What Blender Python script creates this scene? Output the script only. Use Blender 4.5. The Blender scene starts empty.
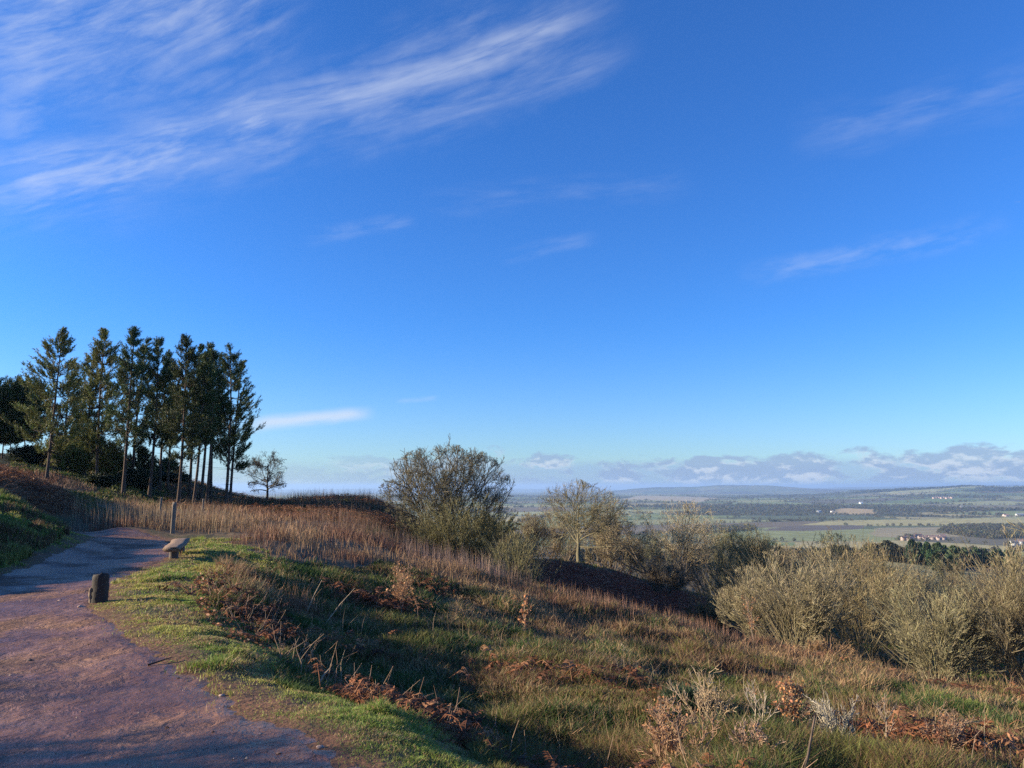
import bpy, math, random
import numpy as np
from math import radians as R_, tan, atan, atan2, pi

S = bpy.context.scene
COL = S.collection
rng = np.random.default_rng(7)
random.seed(7)

# ------------------------------------------------------------------ camera
F = 769.0
EYE = 1.6
HOR = 486.0
PITCH = atan((HOR - 384) / F)
cam = bpy.data.objects.new('camera', bpy.data.cameras.new('camera'))
COL.objects.link(cam)
cam.location = (0, 0, EYE)
cam.rotation_euler = (pi/2 + PITCH, 0, 0)
cam.data.sensor_width = 36
cam.data.lens = F/1024*36
cam.data.clip_start = 0.05
cam.data.clip_end = 200000
S.camera = cam
cp, sp = math.cos(PITCH), math.sin(PITCH)

def ray(px, py):
    a = (px-512)/F; b = (384-py)/F
    return a, cp - b*sp, sp + b*cp        # x, y(fwd), z

def at(px, py, Y):
    x, y, z = ray(px, py)
    k = Y/y
    return np.array((x*k, Y, EYE + z*k))

# ------------------------------------------------------------------ value noise
def _h(ix, iy, s):
    n = (ix*374761393 + iy*668265263 + s*1442695041) & 0xFFFFFFFF
    n = ((n ^ (n >> 13))*1274126177) & 0xFFFFFFFF
    n = n ^ (n >> 16)
    return (n & 0xFFFF)/65535.0
def vnoise(x, y, s=0):
    x = np.asarray(x, float); y = np.asarray(y, float)
    xi = np.floor(x).astype(np.int64); yi = np.floor(y).astype(np.int64)
    fx = x-xi; fy = y-yi
    fx = fx*fx*(3-2*fx); fy = fy*fy*(3-2*fy)
    a = _h(xi, yi, s); b = _h(xi+1, yi, s); c = _h(xi, yi+1, s); d = _h(xi+1, yi+1, s)
    return (a*(1-fx)+b*fx)*(1-fy) + (c*(1-fx)+d*fx)*fy
def fbm(x, y, o=4, s=0):
    t = 0; a = .5; n = 0
    for k in range(o):
        t = t + a*vnoise(x, y, s+k*17); n += a
        x = x*2.03+11.3; y = y*2.03-7.1; a *= .5
    return t/n
def sst(a, b, x):
    t = np.clip((x-a)/(b-a), 0, 1); return t*t*(3-2*t)

# ------------------------------------------------------------------ terrain control table
PL = lambda y: -0.018*np.clip(y, 0, 15)
CT = []                                   # (x, y, z, region)
def Wp(x, y, z=None, reg='V'):
    CT.append((x, y, PL(y) if z is None else z, reg))
def Pp(px, py, Y, reg):
    p = at(px, py, Y); CT.append((p[0], p[1], p[2], reg))
for x, y in ((-1.2,3.5),(-4,4),(-7,6),(-3,6.5),(-5.5,10),(-8,13),(-8.5,17),(-11,20),(-12,25),(-13,28),(-16,29),(-19,30.5),(-13,31),(-17,32),(0,1.5),(-3,0),(0,-3),(-5,-4)):
    Wp(x, y, None, 'V' if y < 30.9 else 'D')
for x, y in ((.6,4.2),(-.9,6.0),(-3.0,8.6),(-4.6,12),(-6.3,16),(-8,22),(-10.5,28)):
    Wp(x, y)
for x, y, z in ((-20,-10,.6),(0,-12,-.2),(12,-12,-3),(30,-20,-8),(-40,-20,1),(0,-60,1),(-60,-60,3),(60,-40,-18),(-60,0,2.0),(-30,4,.9),(-18,8,.0),(-18,18,.3),(-16,3,-.05),(-10,3,-.05)):
    Wp(x, y, z, 'G')
Wp(2.0, 4.6, -.6, 'B'); Wp(.5, 6.6, -.95, 'B'); Wp(-1.5, 9.3, -1.0, 'B'); Wp(3.8, 3.6, -.9, 'B'); Wp(6, 1, -1.5, 'C'); Wp(5.5, 5.5, -1.35, 'B')
Wp(-3.4, 12.6, -.85, 'B'); Wp(-5.0, 17, -.8, 'T')
# slope past the lip
Pp(500,682,12,'C'); Pp(430,650,14,'C'); Pp(380,625,17,'C'); Pp(300,600,18,'B')
Pp(500,640,18,'C'); Pp(500,610,24,'K'); Pp(490,580,31,'T'); Pp(420,590,24,'C'); Pp(350,585,22,'C')
Pp(600,700,10,'C'); Pp(600,660,17,'C'); Pp(600,625,25,'K'); Pp(600,604,31,'T')
Pp(700,740,8.5,'C'); Pp(700,700,13,'C'); Pp(700,665,20,'K'); Pp(700,632,28,'T')
Pp(850,742,10,'C'); Pp(850,705,15,'M'); Pp(850,670,24,'T'); Pp(790,655,28,'T')
Pp(1000,745,11,'M'); Pp(1000,715,17,'M'); Pp(1000,700,22,'R'); Pp(930,690,24,'R'); Pp(1024,694,26,'R')
Pp(1200,760,14,'M'); Pp(1200,715,26,'R'); Pp(780,770,7,'B'); Pp(950,790,7,'C')
# tall dry grass, upper left
Pp(60,529,30,'D'); Pp(120,527,31,'D'); Pp(172,529,33,'D'); Pp(240,535,30,'D'); Pp(290,545,27,'D'); Pp(330,560,26,'D')
Pp(250,519,40,'D'); Pp(330,530,38,'D'); Pp(400,555,34,'D'); Pp(440,568,32,'D')
Pp(120,510,44,'D'); Pp(190,511,46,'D')
# ridge with dark bracken
Pp(300,517,52,'J'); Pp(360,522,50,'J'); Pp(395,540,44,'N'); Pp(270,502,80,'J'); Pp(330,503,82,'J'); Pp(385,506,80,'J')
Pp(300,514,110,'J'); Pp(200,512,120,'I'); Pp(420,545,85,'J')
# pine mound
Pp(50,485,52,'H'); Pp(100,483,62,'I'); Pp(127,492,60,'I'); Pp(153,499,62,'I'); Pp(182,507,58,'I'); Pp(210,505,64,'I'); Pp(232,506,66,'I')
Pp(0,463,60,'I'); Pp(60,462,78,'I'); Pp(120,469,86,'I'); Pp(173,477,92,'I'); Pp(213,489,95,'I'); Pp(245,499,96,'I')
Pp(-150,440,60,'I'); Pp(-60,475,34,'H'); Pp(5,482,34,'H'); Pp(45,493,38,'H'); Pp(5,473,44,'H'); Pp(42,481,45,'H'); Pp(-70,462,46,'H'); Pp(5,500,27,'G'); Pp(70,505,40,'I'); Pp(80,498,46,'I')
Pp(60,480,130,'I'); Pp(0,478,140,'I'); Pp(-200,470,160,'I')
# big bush, bowl and far side
Pp(452,560,48,'N'); Pp(480,590,44,'N'); Pp(540,640,42,'N'); Pp(620,650,44,'N'); Pp(700,665,44,'N')
Pp(555,602,58,'F'); Pp(610,606,60,'F'); Pp(675,614,62,'F'); Pp(540,576,66,'F'); Pp(560,566,74,'F'); Pp(620,580,76,'F'); Pp(670,594,76,'F')
Pp(500,560,80,'N'); Pp(578,563,86,'N'); Pp(640,580,86,'N'); Pp(680,590,84,'N'); Pp(740,610,75,'N'); Pp(600,580,120,'N'); Pp(450,560,130,'N')
Pp(785,662,36,'N'); Pp(920,688,32,'N'); Pp(1000,690,32,'N'); Pp(850,660,46,'N'); Pp(1010,672,48,'N'); Pp(880,640,62,'N'); Pp(1200,700,50,'N')
Pp(760,620,110,'N'); Pp(900,620,120,'N'); Pp(1000,620,150,'Y'); Pp(900,583,250,'Y'); Pp(760,590,240,'N'); Pp(600,580,260,'N')
Pp(900,570,330,'Y'); Pp(870,560,430,'Y'); Pp(990,578,380,'Y'); Pp(820,562,500,'N'); Pp(940,566,470,'N'); Pp(1100,580,400,'Y')
def zt(az_px, Y, z, reg):                 # by azimuth pixel, depth and true height
    CT.append(((az_px-512)/F*Y, Y, z, reg))
for a in (-400, -150, 60, 250, 420, 560, 700, 850, 1000, 1200, 1500):
    if a < 300:
        zt(a, 400, -8 if a > 200 else 0, 'I'); zt(a, 1200, -70, 'X')
    else:
        if a < 800: zt(a, 450, -42, 'N')
        zt(a, 900, -82, 'N')
    zt(a, 1700, -118, 'X'); zt(a, 4000, -120, 'X'); zt(a, 12000, -120, 'X'); zt(a, 45000, -120, 'X')
for x, y, z in ((-300,0,20),(0,-400,0),(300,0,-40),(300,-300,-50),(-2000,0,-60),(2000,0,-118),(0,-2000,-100),(20000,0,-120),(-20000,0,-120),(0,-20000,-120),(0,-45000,-120)):
    CT.append((x, y, z, 'X' if abs(x)+abs(y) > 1500 else 'N'))
cx = np.array([c[0] for c in CT]); cy = np.array([c[1] for c in CT]); cz = np.array([c[2] for c in CT])
creg = np.array([c[3] for c in CT])

KL = .55
def feat(x, y):
    r = np.sqrt(x*x+y*y)+.6
    th = np.arctan2(x, y)
    return th, KL*np.log(r), r
cth, clr, crr = feat(cx, cy)
# repeat points with |theta| large on the other side so the surface closes behind the camera
ex = np.abs(cth) > 1.6
th_all = np.concatenate([cth, cth[ex]-np.sign(cth[ex])*2*pi]); lr_all = np.concatenate([clr, clr[ex]])
w_all = np.concatenate([cz/crr, (cz/crr)[ex]])
def tps(d2): return .5*d2*np.log(d2+1e-12)
n = NRB = len(th_all)
K = tps((th_all[:,None]-th_all)**2 + (lr_all[:,None]-lr_all)**2) + np.eye(n)*1e-4
Pm = np.stack([np.ones(n), th_all, lr_all], 1)
A = np.block([[K, Pm], [Pm.T, np.zeros((3,3))]])
sol = np.linalg.solve(A, np.concatenate([w_all, np.zeros(3)]))
def base_h(x, y):
    x = np.atleast_1d(np.asarray(x, float)); y = np.atleast_1d(np.asarray(y, float))
    th, lr, r = feat(x, y)
    out = np.empty(len(x))
    for a in range(0, len(x), 20000):
        s_ = slice(a, a+20000)
        d2 = (th[s_,None]-th_all)**2 + (lr[s_,None]-lr_all)**2
        out[s_] = tps(d2)@sol[:NRB] + sol[NRB] + sol[NRB+1]*th[s_] + sol[NRB+2]*lr[s_]
    z = out*r
    near = np.exp(-(r/2.2)**2)
    return z*(1-near) + PL(y)*near

# ------------------------------------------------------------------ path outline (world)
def flat(px, py):
    # point of the gently falling plateau seen at a pixel
    x, y, z = ray(px, py)
    k = EYE/(-z - .018*y)
    if k*y > 15 or k < 0: k = (EYE+.27)/(-z)
    return (x*k, y*k)
PR = [flat(*p) for p in ((400,830),(322,768),(278,738),(224,706),(172,672),(122,641),(94,620),(88,604),(108,586),(140,570),(168,557),(176,549),(170,541),(150,535.5),(110,532.5),(60,532))]
PLft = [flat(*p) for p in ((-420,715),(-300,672),(-100,612),(0,578),(50,561),(88,548),(100,541.5),(92,538),(70,537))]
far_l = [(-19.6, 31.6), (-19.6, 29.6)]
poly = [(1.0, 1.2), (1.4, -6)] + [(-9, -6)] + PLft + [far_l[1], far_l[0]] + PR[::-1]
poly = np.array(poly)
def smooth_poly(p, it=2):
    for _ in range(it):
        q = np.roll(p, -1, 0)
        p = np.stack([p*.75+q*.25, p*.25+q*.75], 1).reshape(-1, 2)
    return p
poly = smooth_poly(poly)
def sdist(x, y, P):
    a = P; b = np.roll(P, -1, 0)
    best = np.full(len(x), 1e9); inside = np.zeros(len(x), bool)
    for (ax, ay), (bx, by) in zip(a, b):
        dx, dy = bx-ax, by-ay
        L = dx*dx+dy*dy+1e-12
        t = np.clip(((x-ax)*dx+(y-ay)*dy)/L, 0, 1)
        best = np.minimum(best, (x-ax-t*dx)**2+(y-ay-t*dy)**2)
        c = ((ay > y) != (by > y))
        if by != ay:
            c &= x < (bx-ax)*(y-ay)/(by-ay)+ax
        inside ^= c
    return np.where(inside, 1, -1)*np.sqrt(best)
def path_sd(x, y):
    out = np.full(len(x), -50.0)
    m = (x*x+y*y < 60**2)
    if m.any():
        out[m] = sdist(x[m], y[m], poly) + (fbm(x[m]*1.7, y[m]*1.7, 3, 5)-.5)*.35 + (fbm(x[m]*7, y[m]*7, 3, 6)-.5)*.28
    return out
bank_poly = np.array([(-60,-20)] + [(-12,-20)] + PLft + [(-40, 29.5), (-60, 29.5)])
def bank_h(x, y):
    out = np.zeros(len(x))
    m = (x < -4) & (x > -60) & (y < 30) & (y > -25)
    if m.any():
        sd = sdist(x[m], y[m], bank_poly)
        h = 1.08 + .04*sst(9, 13, y[m]) - 1.07*sst(14, 26, y[m])
        nb = (fbm(x[m]*.7, y[m]*.7, 3, 9)-.5)+.5*(fbm(x[m]*1.9, y[m]*1.9, 2, 10)-.5)
        fade = 1-sst(5, 12, sd)*.45
        out[m] = sst(-.05, 3.2, sd+nb*.5)*h*fade*(1+nb*.25)
    return out

# ------------------------------------------------------------------ regions
def regions(x, y):
    th, lr, r = feat(x, y)
    wn = (fbm(x*4/(r+3), y*4/(r+3)*3, 3, 21)-.5)*.13 + (fbm(x*.9, y*.9, 4, 23)-.5)*2.6/(r+8)
    wn2 = (fbm(x*5/(r+3)+9, y*5/(r+3)*3, 3, 22)-.5)*.13
    out = np.empty(len(x), int)
    for a in range(0, len(x), 20000):
        s_ = slice(a, a+20000)
        d2 = ((th+wn)[s_,None]-cth)**2*1.3 + ((lr+wn2)[s_,None]-clr)**2
        out[s_] = np.argmin(d2, 1)
    res = creg[out]
    bk = (bank_h(x, y) > .02) & (y < 28.5) & (x > -30)
    return np.where(bk, 'G', res)

def hgt(x, y, micro=True):
    x = np.atleast_1d(np.asarray(x, float)); y = np.atleast_1d(np.asarray(y, float))
    z = base_h(x, y) + bank_h(x, y)
    r = np.hypot(x, y)
    if micro:
        sd = path_sd(x, y)
        offp = sst(0, 1.2, -sd)
        m = (r < 400)
        amp = np.where(r < 60, .16+.16*sst(1, 4, -sd)*(x > -7), .16+np.clip(r-60, 0, 200)*.006)
        amp = amp*(1+1.8*sst(48, 56, r)*(1-sst(88, 100, r))*(x > 0))
        z = z + m*amp*(fbm(x*.9, y*.9, 4, 3)-.5)*(.12+.88*offp)*sst(1.0, 6, r)
        z = z + (r < 40)*.05*(fbm(x*5, y*5, 2, 4)-.5)*(.3+.7*offp)
        # distant relief
        far = sst(700, 2500, r)
        z = z + far*24*(fbm(x/1900+3, y/1900, 3, 31)-.5)*(y > 0)
        th = np.degrees(np.arctan2(x, y))
        # long hill on the left of the far view, wooded ridges on the right
        z = z - r*r/(2*7.43e6)
        def bump(t0, tw, r0, rw, h, s):
            return h*np.exp(-((th-t0)/tw)**2*1.0)*np.exp(-((r-r0)/rw)**2)*(.82+.36*fbm(th*.55, r/6000, 3, s))
        z = z + bump(16.3, 4.6, 16000, 1600, 146, 40) + bump(9.8, 3.2, 16000, 1500, 88, 41)
        z = z + bump(33, 8.5, 9500, 1800, 126, 42) + bump(25, 3.6, 10500, 1500, 34, 43)
        z = z + bump(34, 16, 30000, 4000, 235, 44) + bump(30, 12, 16000, 2500, 95, 45) + bump(-5, 14, 32000, 3500, 120, 46)
        z = z + bump(30, 9, 6800, 900, 22, 47)
    return z
def H1(x, y): return float(hgt([x], [y])[0])

# ------------------------------------------------------------------ mesh helpers
def tag(o, label=None, cat=None, group=None, kind=None):
    if label: o['label'] = label
    if cat: o['category'] = cat
    if group: o['group'] = group
    if kind: o['kind'] = kind
    return o
def mk(name, V, faces, mat, col=None, parent=None, smooth=False):
    """faces: list of (M,k) int arrays"""
    me = bpy.data.meshes.new(name)
    V = np.ascontiguousarray(V, np.float32)
    me.vertices.add(len(V)); me.vertices.foreach_set('co', V.ravel())
    fl = [np.asarray(f, np.int32) for f in faces if len(f)]
    loops = np.concatenate([f.ravel() for f in fl]).astype(np.int32)
    tot = np.concatenate([np.full(len(f), f.shape[1], np.int32) for f in fl])
    st = np.concatenate([[0], np.cumsum(tot)[:-1]]).astype(np.int32)
    me.loops.add(len(loops)); me.loops.foreach_set('vertex_index', loops)
    me.polygons.add(len(tot)); me.polygons.foreach_set('loop_start', st)
    try: me.polygons.foreach_set('loop_total', tot)
    except Exception: pass
    if smooth: me.polygons.foreach_set('use_smooth', np.ones(len(tot), bool))
    me.update(calc_edges=True)
    if col is not None:
        a = me.color_attributes.new('Col', 'FLOAT_COLOR', 'POINT')
        c = np.ones((len(V), 4), np.float32); c[:, :3] = col
        a.data.foreach_set('color', c.ravel())
    me.materials.append(mat)
    o = bpy.data.objects.new(name, me); COL.objects.link(o)
    if parent: o.parent = parent
    return o
def empty(name, loc):
    o = bpy.data.objects.new(name, None); COL.objects.link(o); o.location = loc
    o.empty_display_size = .3
    return o
class Acc:
    def __init__(s): s.V=[]; s.Q=[]; s.T=[]; s.C=[]; s.n=0
    def add(s, V, Q=None, T=None, C=None):
        V = V.reshape(-1, 3)
        if Q is not None: s.Q.append(Q.reshape(-1,4)+s.n)
        if T is not None: s.T.append(T.reshape(-1,3)+s.n)
        s.V.append(V); s.n += len(V)
        if C is None: C = np.ones((len(V),3))*.5
        s.C.append(np.broadcast_to(C, (len(V),3)))
    def build(s, name, mat, parent=None, smooth=False):
        f = []
        if s.Q: f.append(np.concatenate(s.Q))
        if s.T: f.append(np.concatenate(s.T))
        return mk(name, np.concatenate(s.V), f, mat, np.concatenate(s.C), parent, smooth)
def unit(v): return v/(np.linalg.norm(v, axis=-1, keepdims=True)+1e-9)
def rnd_dir(n):
    return unit(rng.normal(size=(n,3)))
def tubes(acc, P, Rr, sides, col):
    """P (N,K,3), Rr (N,K); col (3,) or (N,3)"""
    N, Kk, _ = P.shape
    T = np.empty_like(P); T[:,1:-1] = P[:,2:]-P[:,:-2]; T[:,0] = P[:,1]-P[:,0]; T[:,-1] = P[:,-1]-P[:,-2]
    T = unit(T)
    ref = np.zeros_like(T); ref[...,0] = 1
    bad = np.abs(T[...,0]) > .85; ref[bad] = (0,1,0)
    if sides == 2:
        ref = np.repeat(rnd_dir(N)[:,None], Kk, 1)
    U = unit(np.cross(T, ref)); W = np.cross(T, U)
    ang = np.arange(sides)/sides*2*pi
    ring = P[:,:,None] + Rr[:,:,None,None]*(np.cos(ang)[None,None,:,None]*U[:,:,None] + np.sin(ang)[None,None,:,None]*W[:,:,None])
    idx = np.arange(N*Kk*sides).reshape(N, Kk, sides)
    a = idx[:,:-1]; b = idx[:,1:]
    if sides == 2:
        Q = np.stack([a[...,0], a[...,1], b[...,1], b[...,0]], -1)
    else:
        Q = np.stack([a, np.roll(a,-1,2), np.roll(b,-1,2), b], -1)
    c = np.asarray(col)
    if c.ndim == 2: c = np.repeat(c, Kk*sides, 0)
    acc.add(ring, Q=Q, C=c)
def blades(acc, base, hgts, wid, lean, col, coltip=None, bend=.5):
    """curved grass blades: 5 verts each"""
    N = len(base)
    az = rng.uniform(0, 2*pi, N)
    side = np.stack([np.cos(az), np.sin(az), np.zeros(N)], 1)*wid[:,None]*.5
    la = rng.uniform(0, 2*pi, N)
    ld = np.stack([np.cos(la), np.sin(la), np.zeros(N)], 1)*(hgts*lean)[:,None]
    up = np.zeros((N,3)); up[:,2] = hgts
    mid = base + up*.55 + ld*(.55*(1-bend))
    tip = base + up*(1-.15*lean[:,None]) + ld
    V = np.stack([base-side, base+side, mid+side*.7, mid-side*.7, tip], 1)
    i = np.arange(N)*5
    Q = np.stack([i, i+1, i+2, i+3], 1); T = np.stack([i+3, i+2, i+4], 1)
    ct = col if coltip is None else coltip
    C = np.stack([col*.9, col*.9, col, col, ct], 1).reshape(-1,3)
    acc.add(V, Q=Q, T=T, C=C)

# ------------------------------------------------------------------ materials
def newmat(name):
    m = bpy.data.materials.new(name); m.use_nodes = True
    nt = m.node_tree; nt.nodes.clear()
    return m, nt, nt.nodes, nt.links
def veg_mat(name, trans=.25, rough=.7, nscale=8, nvar=.35, spec=.2):
    m, nt, N, L = newmat(name)
    out = N.new('ShaderNodeOutputMaterial')
    at_ = N.new('ShaderNodeAttribute'); at_.attribute_name = 'Col'
    tc = N.new('ShaderNodeNewGeometry')
    no = N.new('ShaderNodeTexNoise'); no.inputs['Scale'].default_value = nscale; no.inputs['Detail'].default_value = 3
    L.new(tc.outputs['Position'], no.inputs['Vector'])
    mr = N.new('ShaderNodeMapRange'); mr.inputs[1].default_value=.25; mr.inputs[2].default_value=.75
    mr.inputs[3].default_value = 1-nvar; mr.inputs[4].default_value = 1+nvar
    L.new(no.outputs['Fac'], mr.inputs[0])
    mu = N.new('ShaderNodeVectorMath'); mu.operation='SCALE'
    L.new(at_.outputs['Color'], mu.inputs[0]); L.new(mr.outputs[0], mu.inputs['Scale'])
    pr = N.new('ShaderNodeBsdfPrincipled'); pr.inputs['Roughness'].default_value = rough
    pr.inputs['Specular IOR Level'].default_value = spec
    L.new(mu.outputs[0], pr.inputs['Base Color'])
    if trans > 0:
        tr = N.new('ShaderNodeBsdfTranslucent'); L.new(mu.outputs[0], tr.inputs['Color'])
        mx = N.new('ShaderNodeMixShader'); mx.inputs[0].default_value = trans
        L.new(pr.outputs[0], mx.inputs[1]); L.new(tr.outputs[0], mx.inputs[2]); L.new(mx.outputs[0], out.inputs[0])
    else: L.new(pr.outputs[0], out.inputs[0])
    return m
M_grass = veg_mat('grass_blades', .3, .6)
M_dry = veg_mat('dry_stems', .2, .7)
M_fern = veg_mat('dead_bracken', .2, .7)
M_twig = veg_mat('twigs', .0, .8, 3, .3)
M_bark = veg_mat('bark', 0, .85, 14, .4)
M_needle = veg_mat('needles', .12, .6, 1.2, .35)
M_leaf = veg_mat('leaves', .25, .6, 4, .3)
M_wall = veg_mat('house_wall', 0, .8, .5, .08)
M_roof = veg_mat('house_roof', 0, .7, .5, .12)

def ground_mat():
    m, nt, N, L = newmat('ground_soil_and_turf')
    out = N.new('ShaderNodeOutputMaterial'); pr = N.new('ShaderNodeBsdfPrincipled')
    at_ = N.new('ShaderNodeAttribute'); at_.attribute_name = 'Col'
    g = N.new('ShaderNodeNewGeometry')
    n1 = N.new('ShaderNodeTexNoise'); n1.inputs['Scale'].default_value=6; n1.inputs['Detail'].default_value=8
    n2 = N.new('ShaderNodeTexNoise'); n2.inputs['Scale'].default_value=.02; n2.inputs['Detail'].default_value=9; n2.inputs['Roughness'].default_value=.65
    for q in (n1,n2): L.new(g.outputs['Position'], q.inputs['Vector'])
    ad = N.new('ShaderNodeMath'); ad.operation='ADD'; L.new(n1.outputs['Fac'], ad.inputs[0]); L.new(n2.outputs['Fac'], ad.inputs[1])
    mr = N.new('ShaderNodeMapRange'); mr.inputs[1].default_value=.6; mr.inputs[2].default_value=1.4; mr.inputs[3].default_value=.6; mr.inputs[4].default_value=1.4
    L.new(ad.outputs[0], mr.inputs[0])
    mu = N.new('ShaderNodeVectorMath'); mu.operation='SCALE'
    L.new(at_.outputs['Color'], mu.inputs[0]); L.new(mr.outputs[0], mu.inputs['Scale'])
    L.new(mu.outputs[0], pr.inputs['Base Color'])
    pr.inputs['Roughness'].default_value=.9; pr.inputs['Specular IOR Level'].default_value=.15
    n3 = N.new('ShaderNodeTexNoise'); n3.inputs['Scale'].default_value=18; n3.inputs['Detail'].default_value=5
    L.new(g.outputs['Position'], n3.inputs['Vector'])
    b = N.new('ShaderNodeBump'); b.inputs['Strength'].default_value=.5; b.inputs['Distance'].default_value=.05
    L.new(n3.outputs['Fac'], b.inputs['Height']); L.new(b.outputs[0], pr.inputs['Normal'])
    L.new(pr.outputs[0], out.inputs[0])
    return m
def path_mat():
    m, nt, N, L = newmat('wet_red_clay')
    out = N.new('ShaderNodeOutputMaterial'); pr = N.new('ShaderNodeBsdfPrincipled')
    g = N.new('ShaderNodeNewGeometry')
    def noise(s, d=6, r=.6, dist=0):
        q = N.new('ShaderNodeTexNoise'); q.inputs['Scale'].default_value=s; q.inputs['Detail'].default_value=d
        q.inputs['Roughness'].default_value=r; q.inputs['Distortion'].default_value=dist
        L.new(g.outputs['Position'], q.inputs['Vector']); return q
    a = noise(1.1, 8, .65, .4); b = noise(22, 5, .7); c = noise(.55, 5, .6, .3); d = noise(70, 3, .7)
    cr = N.new('ShaderNodeValToRGB'); e = cr.color_ramp.elements
    e[0].position=.3; e[0].color=(.09,.04,.025,1); e[1].position=.72; e[1].color=(.34,.172,.088,1)
    x = e.new(.5); x.color=(.185,.084,.043,1)
    L.new(a.outputs['Fac'], cr.inputs[0])
    mr = N.new('ShaderNodeMapRange'); mr.inputs[1].default_value=.3; mr.inputs[2].default_value=.7; mr.inputs[3].default_value=.68; mr.inputs[4].default_value=1.3
    L.new(b.outputs['Fac'], mr.inputs[0])
    mu = N.new('ShaderNodeVectorMath'); mu.operation='SCALE'; L.new(cr.outputs[0], mu.inputs[0]); L.new(mr.outputs[0], mu.inputs['Scale'])
    L.new(mu.outputs[0], pr.inputs['Base Color'])
    rr = N.new('ShaderNodeMapRange'); rr.inputs[1].default_value=.38; rr.inputs[2].default_value=.54; rr.inputs[3].default_value=.85; rr.inputs[4].default_value=.3
    L.new(c.outputs['Fac'], rr.inputs[0]); L.new(rr.outputs[0], pr.inputs['Roughness'])
    pr.inputs['Specular IOR Level'].default_value=.35
    # height: clods + fine grit; calmer where wet
    h1 = N.new('ShaderNodeMath'); h1.operation='MULTIPLY'; h1.inputs[1].default_value=.16; L.new(d.outputs['Fac'], h1.inputs[0])
    h2 = N.new('ShaderNodeMath'); h2.operation='MULTIPLY_ADD'; h2.inputs[1].default_value=.55; L.new(b.outputs['Fac'], h2.inputs[0]); L.new(h1.outputs[0], h2.inputs[2])
    a5 = noise(5, 5, .6, .6)
    h3 = N.new('ShaderNodeMath'); h3.operation='MULTIPLY_ADD'; h3.inputs[1].default_value=2.8; L.new(a5.outputs['Fac'], h3.inputs[0]); L.new(h2.outputs[0], h3.inputs[2])
    bu = N.new('ShaderNodeBump'); bu.inputs['Distance'].default_value=.035
    st = N.new('ShaderNodeMapRange'); st.inputs[1].default_value=.42; st.inputs[2].default_value=.62; st.inputs[3].default_value=1.0; st.inputs[4].default_value=.4
    L.new(c.outputs['Fac'], st.inputs[0]); L.new(st.outputs[0], bu.inputs['Strength'])
    L.new(h3.outputs[0], bu.inputs['Height']); L.new(bu.outputs[0], pr.inputs['Normal'])
    L.new(pr.outputs[0], out.inputs[0])
    return m
M_ground = ground_mat(); M_path = path_mat()

# ------------------------------------------------------------------ ground sheet
RC = {  # soil / thatch colour below the blades
 'V': (.10,.085,.04), 'G': (.05,.06,.02), 'B': (.11,.05,.028), 'C': (.05,.06,.022), 'K': (.09,.075,.035),
 'T': (.14,.10,.05), 'M': (.075,.065,.03), 'R': (.16,.075,.04), 'D': (.16,.11,.06), 'J': (.07,.045,.025),
 'N': (.075,.058,.032), 'I': (.035,.04,.018), 'H': (.16,.09,.045), 'F': (.12,.04,.025), 'Y': (.42,.34,.13), 'X': (.12,.13,.05)}
view = np.radians(np.arange(-41, 41.01, .1))
rest = np.radians(np.concatenate([np.arange(-180, -41, 3.0), np.arange(43.0, 180, 3.0)]))
ths = np.sort(np.concatenate([view, rest]))
rs = np.exp(np.arange(math.log(.9), math.log(46000), .0125))
TH, RRg = np.meshgrid(ths, rs)
X = (np.sin(TH)*RRg).ravel(); Y = (np.cos(TH)*RRg).ravel()
Z = hgt(X, Y)
nr, nt_ = TH.shape
reg = regions(X, Y)
C = np.array([RC[k] for k in sorted(RC)])[np.searchsorted(sorted(RC), reg)]
rr = np.hypot(X, Y)
# slow colour drift inside regions
C = C*(.75+.5*fbm(X*.35, Y*.35, 3, 61))[:,None]
nm = rr < 58
sdn = path_sd(X[nm], Y[nm])
te = (sst(-.75, -.05, sdn+(fbm(X[nm]*2.2, Y[nm]*2.2, 3, 64)-.5)*1.1)*.9)[:,None]*np.isin(reg[nm], ['V','G'])[:,None]
C[nm] = C[nm]*(1-te)+np.array((.21,.10,.055))*te
# ---- far fields
FIELD_A = R_(24)
def field_cell(x, y, G=430.0):
    ca, sa = math.cos(FIELD_A), math.sin(FIELD_A)
    u = (x*ca+y*sa)/(G*1.5); v = (-x*sa+y*ca)/G
    ui = np.floor(u).astype(np.int64); vi = np.floor(v).astype(np.int64)
    b1 = np.full(len(x), 1e9); b2 = b1.copy(); bid = np.zeros(len(x), np.int64)
    for i in (-1,0,1):
        for j in (-1,0,1):
            a = ui+i; b = vi+j
            sx = a+.15+.7*_h(a, b, 71); sy = b+.15+.7*_h(a, b, 72)
            d = np.maximum(np.abs(u-sx)*1.0, np.abs(v-sy)) + .35*np.minimum(np.abs(u-sx), np.abs(v-sy))
            idn = a*100003+b
            new = d < b1
            b2 = np.where(new, b1, np.minimum(b2, d)); bid = np.where(new, idn, bid); b1 = np.where(new, d, b1)
    return bid, (b2-b1)*G*.5
fm = (rr > 900) & (Y > 0)
bid, edge = field_cell(X[fm], Y[fm])
pal = np.array([(.16,.19,.055),(.11,.15,.045),(.24,.23,.09),(.13,.085,.06),(.34,.27,.12),(.08,.11,.035),(.17,.20,.07),(.10,.075,.055),(.28,.27,.11),(.06,.075,.035),(.18,.14,.08)])
hh = _h(bid, bid*7+3, 80)
fc = pal[(hh*len(pal)).astype(int) % len(pal)]*(.85+.3*fbm(X[fm]/60, Y[fm]/60, 3, 63))[:,None]
wood = sst(.63, .68, fbm(X[fm]/1500, Y[fm]/900, 4, 65))
fc = fc*(1-wood)[:,None] + np.array((.04,.045,.025))*wood[:,None]
hl = (edge < np.clip(rr[fm]*.0025, 5, 16))[:,None]
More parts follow.
